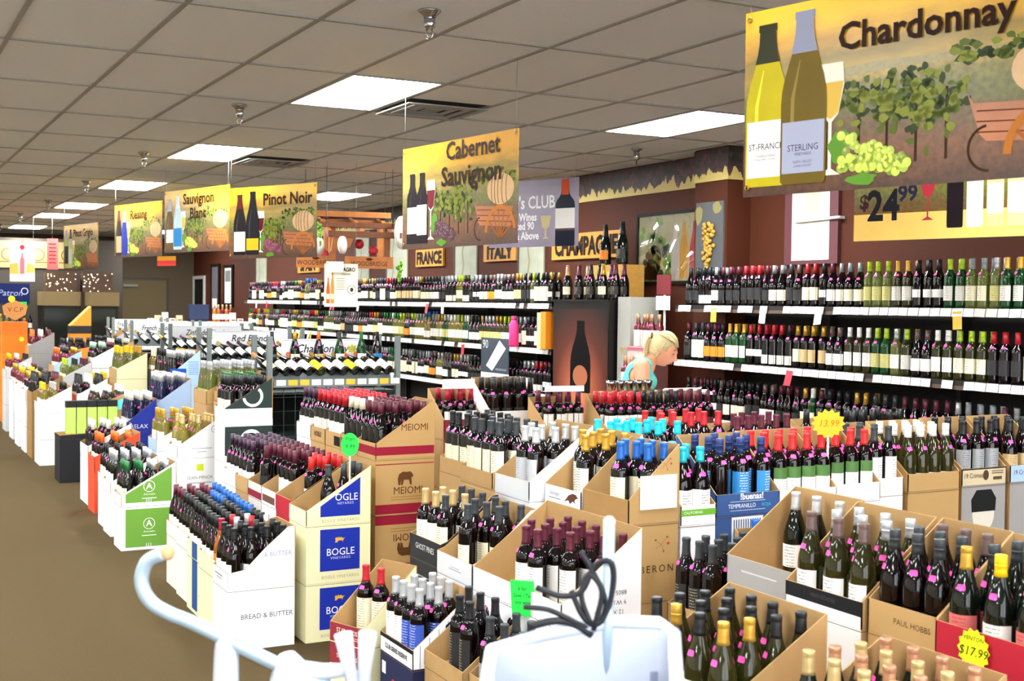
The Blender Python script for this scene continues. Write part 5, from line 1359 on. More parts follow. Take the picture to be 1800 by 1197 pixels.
MB().prism([(-.12, .16), (.06, .2), (.12, .34), (-.1, .3)], 'y', -.1, -.05).build('brace', wood, o, (.45, 0, 0))
for x0, x1 in ((0, .36), (.46, .93)):
    b_ = MB().box(x0, x1, -.14, -.11, 0, .115).build('name_board', wood, o)
    text(b_, 'WOODBRIDGE', .062, paint('3a1c0c'), ((x0+x1)/2, -.142, .045), UX, UZ, sx=.85)
    poly(b_, blob((x0+x1)/2, .09, .035, .014, 10, .3, random.Random(2)), paint('4a2410'), (0, -.142, 0), UX, UZ, 'print')
gm = mat('plastic_grapes', hexc('6fa82c'), .4); rm_ = mat('red_ornament', hexc('b01f2c'), .3)
rnd = random.Random(3)
for (x, y, z, L_) in ((.2, -.17, .42, .26), (1.0, -.1, .08, .2)):
    g_ = MB()
    for q in range(26):
        t = q/26
        g_.ball((x+rnd.uniform(-.03, .03)*(1.2-t), y+rnd.uniform(-.03, .03)*(1.2-t), z-t*L_), .016, seg=7, rings=5)
    g_.build('grape_bunch', gm, o)['kind'] = 'stuff'
for (x, z) in ((.62, .24), (.76, .18), (.28, .13)):
    MB().ball((x, .0, z), .05, .05, .05, 10, 7).build('red_ornament', rm_, o)
for (x, y) in ((.15, .35), (.95, .35), (.3, 0), (.95, 0)):
    MB().tube([(x, y, .42), (x, y, CEIL-2.06)], .003, 5).build('hanging_wire', paint('3a3a3a'), o)
# cream poster under the press
o = empty('poster', (3.86, 11.0, 1.69), R(-28)); tag(o, 'cream poster with two amber bottles hanging under the wooden press', 'poster')
MB().box(0, .31, 0, .006, 0, .40).build('board', card('f0ead0'), o)
MB().box(.02, .18, -.02, -.015, .32, .42).build('folded_flap', card('f6f2e4'), o)
for x, c, h_ in ((.035, 'b5582a', .24), (.075, 'd08a3a', .30)):
    poly(o, bottle_outline(x, .03, h_, .035, 'burg'), paint(c), (0, -.001, 0), UX, UZ, 'printed_bottle'); poly(o, rectp(x-.014, x+.014, .07, .12), card('e6d2b0'), (0, -.0016, 0), UX, UZ, 'printed_label')
text(o, 'MILAGRO', .05, paint('2a241c'), (.2, -.001, .345), UX, UZ, bold=.002, sx=.8); text(o, 'Family', .035, paint('6a5a40'), (.2, -.001, .305), UX, UZ, shear=.3)
multi(o, [rectp(.11, .19, .26-.02*k, .266-.02*k) for k in range(6)], paint('a09468'), (0, -.001, 0), UX, UZ)
multi(o, ring(.255, .16, .038, .042, 20)+[disc(.255, .16, .016, .02, 12)], paint('3a3428'), (0, -.001, 0), UX, UZ)
MB().box(-.045, -.03, -.01, .01, -.02, .13).build('dark_tag', paint('2c241c'), o)
for x in (.02, .29): MB().tube([(x, 0, .4), (x, 0, CEIL-1.69)], .0012, 4).build('hanging_wire', wire_m, o)

# ------------------------------------------------------------------ wine racks with lying bottles
rackm = mat('rack_galvanised', hexc('7f8886'), .4, .6); wiredk = mat('rack_wire_dark', hexc('26322f'), .5, .3)
def lying(t, loc, tilt, yaw, g, c, l, label, group):
    o = empty('white_wine_bottle' if g in WHITEKIND else 'red_wine_bottle', loc); o.rotation_euler = Euler((tilt, 0, yaw), 'XYZ')
    tag(o, label, 'wine bottle', group)
    part_ob('glass', BM[t, 'glass'], o, GL[g]); part_ob('capsule', BM[t, 'cap'], o, CP[c]); part_ob('label', BM[t, 'lab', 'tall'], o, LB[l])
    return o
def rack(X, Y, w, sign, label, det, shear=.25, nb=11, sx0=.18, sw=.68):
    o = empty('wine_rack', (X, Y, 0)); tag(o, label, 'wine rack', 'racks with name boards')
    for x in (0, w):
        for y in (0, .42):
            MB().box(x-.02, x+.02, y-.02, y+.02, 0, 1.46).build('post', rackm, o)
    MB().prism([(-.04, 1.10), (.42, 1.24), (.42, 1.26), (-.04, 1.12)], 'x', .02, w-.02).build('sloping_shelf', rackm, o)
    MB().box(.02, w-.02, -.055, -.04, 1.06, 1.12).build('shelf_edge', rackm, o)
    k_ = 11
    for k in range(k_):
        ob('price_tag', MB().box(0, .075, -.001, 0, 0, .045).me('price_tag', random.choice((tag_m, tag_m, tag_y, tag_m))), o, (.04+(w-.12)*k/(k_-1), -.057, 1.075))
    for z in (.3, .65, 1.0):
        MB().box(.02, w-.02, .0, .42, z, z+.02).build('shelf_board', wiredk, o)
    MB().box(.02, w-.02, .41, .43, .05, 1.1).build('back_panel', paint('15191a'), o)
    for k in range(12):
        x = .02+(w-.04)*k/11
        MB().tube([(x, -.01, .05), (x, -.01, 1.05)], .003, 5).build('grid_wire', wiredk, o)
    for k in range(9):
        MB().tube([(.02, -.01, .1+.11*k), (w-.02, -.01, .1+.11*k)], .003, 5).build('grid_wire', wiredk, o)
    sb = MB().box(sx0, sx0+sw, .26, .275, 1.265, 1.43).build('name_board', card('eceef2'), o)
    text(sb, sign, .095, paint('23232b'), (sx0+sw/2, .2585, 1.35), UX, UZ, shear=shear, bold=.001, sx=.95 if len(sign) < 14 else .75)
    multi(sb, [rectp(sx0+.012, sx0+sw-.012, 1.274, 1.277), rectp(sx0+.012, sx0+sw-.012, 1.418, 1.421)], paint('8a8d96'), (0, .2592, 0), UX, UZ)
    nm = label
    for k in range(nb):
        g = random.choice(('olive', 'red', 'green', 'red')) if det else random.choice(('red', 'green'))
        l = random.choice(('white', 'cream', 'yellow', 'white')) if det else 'white'
        c = random.choice(('gold', 'black', 'maroon', 'orange'))
        lying('burg', (X+.06+(w-.12)*k/(nb-1), Y+.02, 1.175), R(-62), R(28), g, c, l, '%s bottle, %s label, lying %s along the %s' % (GNAME[g], l, ordinal(k), 'front rack' if det else 'rack lettered '+sign.lower()), 'bottles lying in the racks')
    return o
random.seed(9)
r1 = rack(2.86, 9.42, 1.08, 'Chardonnay', 'galvanised rack with sloping shelf and a leaf on its white board', True)
leaf = [(0, -.045), (.006, -.02), (.035, -.03), (.025, -.01), (.05, 0), (.03, .01), (.035, .035), (.012, .025), (0, .05), (-.012, .025), (-.035, .035), (-.03, .01), (-.05, 0), (-.025, -.01), (-.035, -.03), (-.006, -.02)]
poly(r1, [(a+.78, b+1.345) for a, b in leaf], mat('yellow_leaf', hexc('b9b53a'), .5), (0, .258, 0), UX, UZ, 'leaf_print')
for k, (x, g, c, l) in enumerate(((.08, 'red', 'black', 'slate'), (.27, 'red', 'gold', 'cream'), (.47, 'green', 'orange', 'tan'), (.65, 'bright', 'charcoal', 'white'), (.84, 'bright', 'green', 'white'), (.98, 'red', 'black', 'skyblue'))):
    bottle('burg', (2.86+x, 9.42+.2, 1.195), .1, g, c, l, 'std', False, k < 4, '%s %s-capped bottle standing before the board of the front rack' % (GNAME[g], CNAME.get(c, c)), 'bottles standing on the front rack')
rack(3.08, 12.15, .95, 'Red Blends', 'galvanised rack with grey board lettered for red blends', False, sx0=.1, sw=.78, nb=9)
rack(3.2, 14.4, .95, 'Zinfandel/Blends', 'galvanised rack with white board lettered for zinfandel', False, sx0=.05, sw=.85, nb=8)
rack(3.22, 16.75, .9, 'French - Bordeaux', 'galvanised rack with grey board lettered for bordeaux', False, sx0=.05, sw=.8, nb=6)
rack(3.42, 19.2, .8, 'France Loire Valley', 'galvanised rack with white board lettered for loire wines', False, sx0=.03, sw=.7, nb=5)

# ------------------------------------------------------------------ paper price signs
def sign_on_stick(name, label, loc, P, m, rz, lines, stick=.12, ink='1a5a1a', lz=0):
    o = empty(name, loc, rz); tag(o, label, 'price sign', 'handwritten paper price signs')
    n = len(P)
    MB().prism(P, 'y', 0, .0015).build('card', m, o)
    for s, sz, x, y in lines:
        text(o, s, sz, paint(ink), (x, -.001, y), UX, UZ, shear=.2)
    if stick:
        MB().box(-.004, .004, .002, .005, min(p[1] for p in P)-stick, 0).build('stick', card('e8e0c8'), o)
    return o
def saw(w, h, n=9, d=.006):
    P = [(-w/2, -h/2)]
    for k in range(n):
        P += [(-w/2+w*(k+.5)/n, -h/2-d), (-w/2+w*(k+1)/n, -h/2)]
    for k in range(n):
        P += [(w/2-w*(k+.0)/n, h/2), (w/2-w*(k+.5)/n, h/2+d)]
    P += [(-w/2, h/2)]
    return P
def star(r, n=16, d=.78, ry=1):
    return [(r*(1 if k % 2 == 0 else d)*math.cos(math.pi*k/n), ry*r*(1 if k % 2 == 0 else d)*math.sin(math.pi*k/n)) for k in range(2*n)]
neon_g = mat('neon_green_card', hexc('22e04a'), .6); neon_y = mat('neon_yellow_card', hexc('eaf018'), .6); neon_o = mat('neon_orange_card', hexc('ffb01e'), .6); hot_o = mat('orange_card', hexc('f57a1e'), .6)
gn = sign_on_stick('price_sign', 'neon green zigzag-edged note with handwriting before the white carton', (2.168, 3.97, .655), saw(.105, .125), neon_g, R(-62), (('6 for', .02, 0, .035), ('Save / Tax', .02, 0, .01), ('any wine', .02, 0, -.015)), 0)
gn.rotation_euler = (0, R(-5), R(-62))
sign_on_stick('price_sign', 'oval neon green note rising from the blue square carton', (2.244, 5.985, 1.005), disc(0, 0, .047, .06, 20), neon_g, R(-30), (('Bogle', .022, 0, .03), ('9.99', .03, 0, -.01)), .16)
sign_on_stick('price_sign', 'orange starburst sign standing among the chili-labelled bottles', (3.66, 4.005, 1.245), star(.075, 14, .8, .85), neon_o, R(-25), (('13.99', .04, 0, 0),), .25, 'e07a00')
ys = sign_on_stick('price_sign', 'neon yellow starburst price sign on the red-fronted carton', (2.588, 2.27, .845), star(.052, 14, .84, 1.12), neon_y, R(-88), (('VENTON', .016, 0, .03), ('$17.99', .034, 0, -.005)), 0, '223010')
for k, (x, y, z, w) in enumerate(((3.2, 6.93, 1.208, .21), (3.70, 6.53, 1.206, .26))):
    o = empty('price_card', (x, y, z), R(-8)); tag(o, ('blank white card above the burgundy band carton', 'long blank white card above the burgundy-capped bottles')[k], 'card', 'blank white cards on cartons')
    MB().box(0, w, 0, .002, 0, (.06, .035)[k]).build('card', WHITE, o); MB().box(0, w, .002, .04, 0, .002).build('foot', WHITE, o)
o = empty('poster', (5.83, 11.66, .62), -math.pi/2); tag(o, 'dark poster numbered 90 with a white bottle label on the shelf edge', 'poster')
MB().box(0, .62, 0, .006, .4, .76).build('board', mat('steel_blue_print', hexc('3a4450'), .35, var=.3, vscale=5), o); MB().box(0, .62, 0, .005, 0, .4).build('lower_board', WHITE, o)
text(o, '90', .13, paint('f0f0f0'), (.1, -.001, .69), UX, UZ); poly(o, [(.12, .47), (.26, .42), (.56, .66), (.42, .74)], paint('f2f4f6'), (0, -.001, 0), UX, UZ, 'print'); text(o, 'WINE ADVOCATE', .03, paint('d8d8d8'), (.45, -.001, .44), UX, UZ)
o = empty('gift_box', (5.86, 10.34, 1.305)); tag(o, 'orange slim gift box at the cabinet end of the middle long shelf', 'gift box')
MB().box(0, .1, 0, .1, 0, .36).build('body', card('f08a1c'), o); MB().box(0, .1, .1, .17, 0, .35).build('sleeve', card('ead89a'), o)
o = empty('gift_bag', (5.84, 10.95, 1.305)); tag(o, 'hot pink bottle bag on the middle long shelf', 'gift bag')
MB().lathe([(.045, 0), (.05, .02), (.048, .22), (.03, .26), (.022, .28), (.032, .31)], 12).build('bag', mat('hot_pink_cloth', hexc('e8327c'), .6), o); MB().lathe([(.026, .272), (.03, .28), (.026, .288)], 12).build('ribbon', mat('hot_pink_ribbon', hexc('a81850'), .5), o)

# ------------------------------------------------------------------ woman reading behind the cartons
PERSON = (4.70, 7.15, 0)
def person():
    fx = Vector((.80, -.60, 0))           # the way she faces
    root = empty('person', PERSON, math.atan2(fx.y, fx.x)); tag(root, 'woman in a turquoise tank top with blond ponytail, looking down at papers', 'person')
    # skeleton: x forward, y to her left, z up
    J = {'pel': (0, 0, .88, .14), 'wai': (.02, 0, 1.02, .115), 'che': (.07, 0, 1.22, .125), 'upc': (.11, 0, 1.325, .1), 'nek': (.165, 0, 1.375, .052), 'hd0': (.205, 0, 1.40, .05),
         'shL': (.11, .165, 1.325, .056), 'elL': (.13, .23, 1.08, .042), 'wrL': (.32, .13, 1.10, .028), 'shR': (.11, -.165, 1.325, .056), 'elR': (.13, -.23, 1.08, .042), 'wrR': (.32, -.13, 1.10, .028),
         'hiL': (0, .09, .84, .1), 'knL': (.03, .1, .46, .062), 'anL': (0, .1, .08, .042), 'toL': (.13, .11, .035, .03), 'hiR': (0, -.09, .84, .1), 'knR': (.03, -.1, .46, .062), 'anR': (0, -.1, .08, .042), 'toR': (.13, -.11, .035, .03),
         'haL': (.38, .1, 1.115, .026), 'haR': (.38, -.1, 1.115, .026)}
    E_ = [('pel', 'wai'), ('wai', 'che'), ('che', 'upc'), ('upc', 'nek'), ('nek', 'hd0'), ('upc', 'shL'), ('shL', 'elL'), ('elL', 'wrL'), ('wrL', 'haL'), ('upc', 'shR'), ('shR', 'elR'), ('elR', 'wrR'), ('wrR', 'haR'), ('pel', 'hiL'), ('hiL', 'knL'), ('knL', 'anL'), ('anL', 'toL'), ('pel', 'hiR'), ('hiR', 'knR'), ('knR', 'anR'), ('anR', 'toR')]
    names = list(J)
    # fingers
    for s, S in ((1, 'L'), (-1, 'R')):
        hx, hy, hz, _ = J['ha'+S]
        for q in range(4):
            a = 'f%s%da' % (S, q); b = 'f%s%db' % (S, q); c = 'f%s%dc' % (S, q)
            yy = hy+s*(.03-.02*q)
            J[a] = (hx+.035, yy, hz+.005, .0095); J[b] = (hx+.065-.004*abs(q-1.4), yy-s*.002, hz+.0, .0085); J[c] = (hx+.083-.008*abs(q-1.4), yy-s*.004, hz-.014, .0075)
            E_ += [('ha'+S, a), (a, b), (b, c)]
        J['t%sa' % S] = (hx+.0, hy-s*.035, hz+.012, .011); J['t%sb' % S] = (hx+.03, hy-s*.05, hz+.014, .0095)
        E_ += [('wr'+S, 't%sa' % S), ('t%sa' % S, 't%sb' % S)]
    names = list(J)
    bb = MB()
    for a, b in E_:
        pa, pb = Vector(J[a][:3]), Vector(J[b][:3])
        if a in ('pel', 'wai', 'che') or (a, b) in (('upc', 'shL'), ('upc', 'shR')):
            continue
        bb.tube([pa, pb], [J[a][3], J[b][3]], 12)
    for n_ in names:
        if n_ not in ('pel', 'wai', 'che', 'upc'):
            bb.ball(J[n_][:3], J[n_][3], seg=12, rings=8)
    for c_, r3 in (((0, 0, .87), (.115, .165, .12)), ((.01, 0, .97), (.1, .145, .1)), ((.03, 0, 1.06), (.092, .128, .12)), ((.06, 0, 1.17), (.1, .14, .12)), ((.085, 0, 1.26), (.1, .145, .11)), ((.11, 0, 1.335), (.07, .16, .055)), ((.14, .05, 1.21), (.06, .062, .06)), ((.14, -.05, 1.21), (.06, .062, .06))):
        bb.ball(c_, *r3, seg=20, rings=14)
    V1 = [Vector(v) for v in bb.V]; F1 = list(bb.F)
    # head: displaced ellipsoid, tilted down
    HC = Vector((.245, 0, 1.44)); tilt = R(26)
    hm = Matrix.Translation(HC) @ Matrix.Rotation(tilt, 4, 'Y')
    hb = MB(); hb.ball((0, 0, 0), 1, 1, 1, 40, 28)
    HV = []
    def g(d, c, s):
        return math.exp(-sum(((a-b)/q)**2 for a, b, q in zip(d, c, s)))
    for p in hb.V:
        d = Vector(p); d.normalize()
        x, y, z = d.x*.094, d.y*.074, d.z*.115
        if d.x > 0 and d.z < 0: y *= 1-.28*(-d.z)*d.x
        if d.z < -.2: x += .012*max(0, d.x)
        front = max(0, d.x)
        x += .026*g((d.y, d.z), (0, -.22), (.14, .14))*(front > .3)      # nose
        x += .012*g((d.y, d.z), (0, .0), (.11, .22))*(front > .3)
        x -= .012*(g((d.y, d.z), (.33, .03), (.17, .12))+g((d.y, d.z), (-.33, .03), (.17, .12)))*(front > .3)   # eye sockets
        x += .006*g((d.y, d.z), (0, .2), (.5, .08))*(front > .3)         # brow
        x += .009*(g((d.y, d.z), (0, -.52), (.2, .05))+g((d.y, d.z), (0, -.62), (.2, .05)))*(front > .3)  # lips
        x += .014*g((d.y, d.z), (0, -.86), (.22, .14))*(front > 0)       # chin
        x -= .01*g((d.y, d.z), (0, -.73), (.3, .06))*(front > .2)
        HV.append(hm @ Vector((x, y, z)))
    n1 = len(V1)
    V = V1+HV; Fc = F1+[tuple(i+n1 for i in f) for f in hb.F]
    for s in (1, -1):                                                # ears
        eb = MB(); eb.ball((-.005, s*.073, -.012), .016, .008, .026, 10, 8)
        n2 = len(V); V = V+[hm @ Vector(p) for p in eb.V]; Fc = Fc+[tuple(i+n2 for i in f) for f in eb.F]
    tm = me_from('body', V, Fc, mat('skin', hexc('dd9a78'), .5), smooth=True)
    to = bpy.data.objects.new('tmp', tm); COL.objects.link(to)
    rm = to.modifiers.new('rm', 'REMESH'); rm.mode = 'VOXEL'; rm.voxel_size = .0046; rm.use_smooth_shade = True
    sm = to.modifiers.new('sm', 'SMOOTH'); sm.iterations = 5; sm.factor = .5
    fin = bpy.data.meshes.new_from_object(to.evaluated_get(bpy.context.evaluated_depsgraph_get()))
    bpy.data.objects.remove(to)
    fin.materials.clear(); fin.materials.append(mat('skin', hexc('dd9a78'), .5))
    fin.polygons.foreach_set('use_smooth', [True]*len(fin.polygons))
    body = ob('body', fin, root)
    # clothes: shells grown from the body surface
    def shell(name, test, off, m, cut=.012):
        vs_ = [v.co+v.normal*off for v in fin.vertices]
        keep = [p for p in fin.polygons if all(test(fin.vertices[i].co) for i in p.vertices)]
        used = sorted({i for p in keep for i in p.vertices}); ix = {i: k for k, i in enumerate(used)}
        me2 = me_from(name, [vs_[i] for i in used], [tuple(ix[i] for i in p.vertices) for p in keep], m, smooth=True)
        return ob(name, me2, root)
    def tank(c):
        if not (.86 < c.z < 1.40): return False
        if abs(c.y) > .152 and c.z > .95: return False
        if c.z > 1.22 and abs(c.y) > .118: return False
        if c.z > 1.27 and abs(c.y) < .05+.4*(c.z-1.27): return False
        return c.x < .21
    shell('tank_top', tank, .008, mat('turquoise_cotton', hexc('5fd0c4'), .8, var=.06, vscale=30))
    shell('trousers', lambda c: (.07 < c.z < .9 and c.x < .2), .011, mat('dark_denim', hexc('2a3246'), .85))
    shell('shoes', lambda c: c.z < .085, .008, mat('black_shoe', hexc('1a1a1a'), .5))
    # hair: swept back cap of strands and ponytail
    hairm = mat('blond_hair', hexc('b8a578'), .45, var=.45, vscale=70)
    hc = MB()
    rh = random.Random(8)
    CAPV = []
    for p in hb.V:
        d = Vector(p); d.normalize()
        hairline = d.z > .42-.2*(1-max(0, d.x)) if d.x > .35 else d.z > (-.1 if d.x > -.1 else -.62)
        k = 1.1 if hairline else .93
        CAPV.append(hm @ Vector((d.x*.094*k-.004, d.y*.074*k*1.02, d.z*.115*k+.004)))
    ho = me_from('hair', CAPV, hb.F, hairm, smooth=True)
    ob('hair', ho, root)
    pt = MB()
    base = hm @ Vector((-.1, 0, .045))
    for q in range(110):
        a = rh.uniform(0, 2*math.pi); rr = rh.uniform(0, .036)
        o1 = Vector((0, math.cos(a)*rr, math.sin(a)*rr))
        sp = rh.uniform(.6, 1.6)
        e1 = base+Vector((-.03, 0, -.03))+o1*1.2; e2 = base+Vector((-.055, 0, -.13))+o1*1.7*sp; e3 = base+Vector((-.05+rh.uniform(-.02, .03), rh.uniform(-.02, .02), -.30+rh.uniform(-.06, .05)))+o1*1.5*sp
        pt.tube([base+Vector((.02, 0, .01))+o1*.3, e1, e2, e3], [.004, .006, .006, .0015], 5)
    for q in range(60):                                               # strands combed from brow to the tie, and loose ones by the cheek
        s = rh.choice((-1, 1)); th = rh.uniform(.0, 1.25)
        pts = []
        for t in (0, .25, .5, .75, 1):
            ang = R(28)+t*R(118)
            pts.append(hm @ Vector((math.cos(ang)*.104*math.cos(th*.5*math.sin(math.pi*min(1, t+.15)))-.003, s*.086*math.sin(th)*math.sin(math.pi*min(.93, .18+t*.75)), math.sin(ang)*.128*math.cos(th*.72*math.sin(math.pi*(.15+.7*t))))))
        pt.tube(pts, [.003, .004, .004, .004, .002], 5)
    for q in range(4):
        s = -1 if q < 2 else 1
        pt.tube([hm @ Vector((.0, s*.084, .05)), hm @ Vector((-.01, s*.09, -.02)), hm @ Vector((-.02-.004*q, s*.086, -.08)), hm @ Vector((-.03-.006*q, s*.08, -.15-.006*q))], [.002, .003, .003, .001], 5)
    po = pt.build('ponytail', hairm, root); po['kind'] = 'stuff'
    tie = MB().tube([base+Vector((-.006, .026*math.cos(t*.63), .026*math.sin(t*.63))) for t in range(10)], .006, 6, closed=True).build('hair_tie', paint('4a3a2a'), root)
    # eyes, brows, lips
    for s in (1, -1):
        e = MB().ball(hm @ Vector((.071, s*.03, .002)), .009, .012, .006, 12, 8).build('eye', mat('eye_white', hexc('e8e2dc'), .2), root)
        MB().ball(hm @ Vector((.081, s*.03, .001)), .004, .005, .005, 10, 6).build('iris', mat('eye_iris', hexc('3a4a5a'), .2), root)
        MB().tube([hm @ Vector((.083, s*.013, .028)), hm @ Vector((.083, s*.03, .034)), hm @ Vector((.072, s*.05, .028))], .003, 5).build('eyebrow', mat('brow_hair', hexc('7a6242'), .7), root)
    MB().tube([hm @ Vector((.087, .02, -.064)), hm @ Vector((.098, 0, -.063)), hm @ Vector((.087, -.02, -.064))], [.003, .0055, .003], 6).build('lips', mat('lips', hexc('b5605a'), .4), root)
    # papers in her hands
    pp = empty('papers', PERSON, math.atan2(fx.y, fx.x)); tag(pp, 'sheaf of white papers held by the woman', 'papers')
    for q in range(3):
        s_ = MB().prism([(.3, -.15), (.56, -.14), (.57, .15), (.31, .14)], 'z', 1.145+.004*q, 1.1465+.004*q).build('sheet', WHITE, pp)
        s_.rotation_euler = (0, R(-3+2*q), R(3*q-3))
person()
# steel cups on the crosswise cartons
for k in range(5):
    x, y = 4.22+.07*k, 6.60
    o = empty('steel_cup', (x, y, 1.19)); tag(o, 'ribbed steel cup, %s in the row before the woman' % ordinal(k), 'cup', 'steel cups before the woman')
    MB().lathe([(.022, 0), (.026, .005), (.026, .015), (.028, .018), (.028, .03), (.03, .033), (.03, .045), (.032, .048), (.032, .07), (.029, .07), (.026, .01)], 16, cap=False).build('cup', chrome, o)
bd_ = MB().box(4.15, 4.6, 6.55, 6.66, 1.183, 1.19).build('cup_board', KRAFT); tag(bd_, 'kraft board lying over the carton backs under the steel cups', 'board')

# ------------------------------------------------------------------ shopping cart close to the camera
pl_w = mat('white_plastic', hexc('c3c9d6'), .35, spec=.5); tube_m = mat('grey_blue_tube', hexc('a9bccb'), .35, .3)
ct = empty('shopping_cart', (0, 0, 0)); tag(ct, 'white plastic shopping cart with a curved grey handle tube close to the camera', 'shopping cart')
pts = [(.478, 2.20, 1.292), (.455, 2.215, 1.278), (.445, 2.22, 1.25), (.448, 2.215, 1.225), (.462, 2.205, 1.203), (.49, 2.19, 1.185), (.53, 2.17, 1.167), (.66, 2.11, 1.095), (.74, 2.07, 1.055), (.86, 2.02, 1.0), (.95, 1.98, .95)]
MB().tube(smooth(pts, 6), .0125, 14).build('handle_tube', tube_m, ct)
MB().ball((.484, 2.198, 1.293), .0135, seg=12, rings=8).build('tube_end', mat('tube_cap', hexc('c9a878'), .5), ct)
def strap(name, pts, w, t, m=pl_w):
    b_ = MB()
    for a, b in zip(pts[:-1], pts[1:]):
        pass
    return MB().tube(pts, w, 10).build(name, m, ct)
strap('bracket', [(.574, 2.15, 1.165), (.578, 2.15, 1.12), (.578, 2.155, 1.0), (.58, 2.16, .6)], [.012, .021, .024, .024], 0)
strap('bracket', [(.672, 2.10, 1.115), (.68, 2.1, 1.08), (.70, 2.09, 1.0), (.70, 2.1, .6)], [.016, .038, .045, .04], 0)
strap('clip_finger', [(.68, 2.1, 1.085), (.73, 2.075, 1.083), (.765, 2.06, 1.086)], [.02, .015, .012], 0)
strap('clip_finger', [(.79, 2.04, 1.0), (.772, 2.052, 1.09), (.762, 2.058, 1.152)], [.012, .012, .017], 0)
strap('clip_finger', [(.79, 2.04, 1.0), (.796, 2.04, 1.09), (.80, 2.035, 1.155)], [.012, .012, .017], 0)
# open basket with rolled rim
bx = [(1.005, 1.955), (1.325, 1.79), (1.20, 1.46), (.86, 1.64)]
zt = [1.125, 1.172, 1.172, 1.125]
zt_mid = 1.17
V, Fc = [], []
top = [(1.005, 1.955, 1.118), (1.09, 1.91, 1.148), (1.20, 1.853, 1.172), (1.27, 1.817, 1.170), (1.29, 1.797, 1.152), (1.05, 1.45, 1.16), (.80, 1.60, 1.10)]
cxy = Vector((1.04, 1.70, 0))
for (x, y, z) in top:
    V.append((x, y, z))
for (x, y, z) in top:
    d = Vector((x, y, 0))-cxy
    V.append((cxy.x+d.x*.86, cxy.y+d.y*.86, .72))
n = len(top)
Fc = [(i, (i+1) % n, n+(i+1) % n, n+i) for i in range(n)]+[tuple(range(n, 2*n))]
bm_ = me_from('basket', V, Fc, pl_w)
bo_ = ob('basket', bm_, ct); sd = bo_.modifiers.new('thickness', 'SOLIDIFY'); sd.thickness = .008
MB().tube(top, .013, 10, closed=True).build('basket_rim', pl_w, ct)
MB().tube([(1.185, 1.86, 1.0), (1.186, 1.855, 1.14), (1.185, 1.852, 1.352)], .0105, 12).build('upright_rod', tube_m, ct)
MB().ball((1.185, 1.852, 1.353), .0112, seg=12, rings=8).build('rod_end', mat('rod_cap', hexc('e0cdb8'), .5), ct)
# slots in the basket side
for x0, y0, z0, z1 in ((1.25, 1.80, 1.06, 1.09), (1.21, 1.82, 1.02, 1.05)):
    MB().box(x0-.006, x0+.006, y0-.004, y0+.003, z0, z1).build('slot', mat('slot_grey', hexc('8e92a8'), .5), ct)
# base of the cart down to the floor
for (x, y) in ((.58, 2.16), (.70, 2.1), (1.2, 1.78), (1.04, 1.5), (.86, 1.64)):
    MB().tube([(x, y, .72), (x, y, .1)], .012, 8).build('leg_tube', tube_m, ct)
    MB().tube([(x-.012, y, .05), (x+.012, y, .05)], .05, 14).build('wheel', paint('2a2a2c'), ct)
MB().tube([(.58, 2.16, .25), (.70, 2.1, .25), (1.2, 1.78, .25), (1.04, 1.5, .25), (.86, 1.64, .25)], .012, 8, closed=True).build('base_frame', tube_m, ct)
# black cord looped round the rod
cd = empty('cord', (1.16, 1.86, 1.2)); tag(cd, 'loose black cord looped around the rod of the white cart', 'cord')
blk = mat('black_rubber', hexc('14161c'), .5)
MB().tube(smooth([(-.09, .05, .035), (-.05, .03, .02), (-.02, .01, .03), (.0, 0, .075), (.02, -.02, .085), (.028, -.02, .05), (.02, -.01, -.01), (0, 0, -.03), (-.02, .01, -.01), (-.035, .02, .03)], 5), .0055, 8).build('loop', blk, cd)
MB().tube(smooth([(-.11, .06, .0), (-.07, .04, -.005), (-.04, .02, -.02), (-.01, .01, -.035), (.01, 0, -.03), (.02, -.01, .01), (0, 0, .06), (-.02, .015, .1)], 5), .005, 8).build('loop', blk, cd)
MB().tube(smooth([(-.1, .055, -.035), (-.06, .035, -.025), (-.03, .02, -.03), (.0, .005, -.05)], 5), .007, 8).build('loop', blk, cd)
MB().tube(smooth([(-.005, .0, -.03), (-.02, .01, .02), (-.01, .005, .06), (.01, -.01, .03), (.0, 0, -.04)], 5), .005, 8).build('loop', blk, cd)

# ------------------------------------------------------------------ far end of the shop
greenw = mat('olive_door', hexc('6a5a3a'), .7)
dr = empty('door_1', (4.95, BACK_Y-.04, 0)); tag(dr, kind='structure')
MB().box(0, .95, 0, .04, 0, 2.14).build('door_leaf', greenw, dr); MB().box(-.06, 0, -.01, .04, 0, 2.2).box(.95, 1.01, -.01, .04, 0, 2.2).box(0, .95, -.01, .04, 2.14, 2.2).build('door_frame', mat('door_frame_dark', hexc('4a4230'), .6), dr); MB().box(.05, .35, -.06, 0, 2.0, 2.05).build('door_closer', mat('closer_grey', hexc('8b8b84'), .5), dr)
dw = empty('door_2', (RIGHT_X-.02, 26.85, 0), -math.pi/2); tag(dw, kind='structure')
MB().box(0, .8, 0, .02, 0, 2.18).build('opening', paint('1a1412'), dw); MB().box(-.1, 0, -.02, .02, 0, 2.25).box(.8, .88, -.02, .02, 0, 2.25).box(0, .8, -.02, .02, 2.18, 2.25).build('door_frame', card('c8c6c0'), dw)
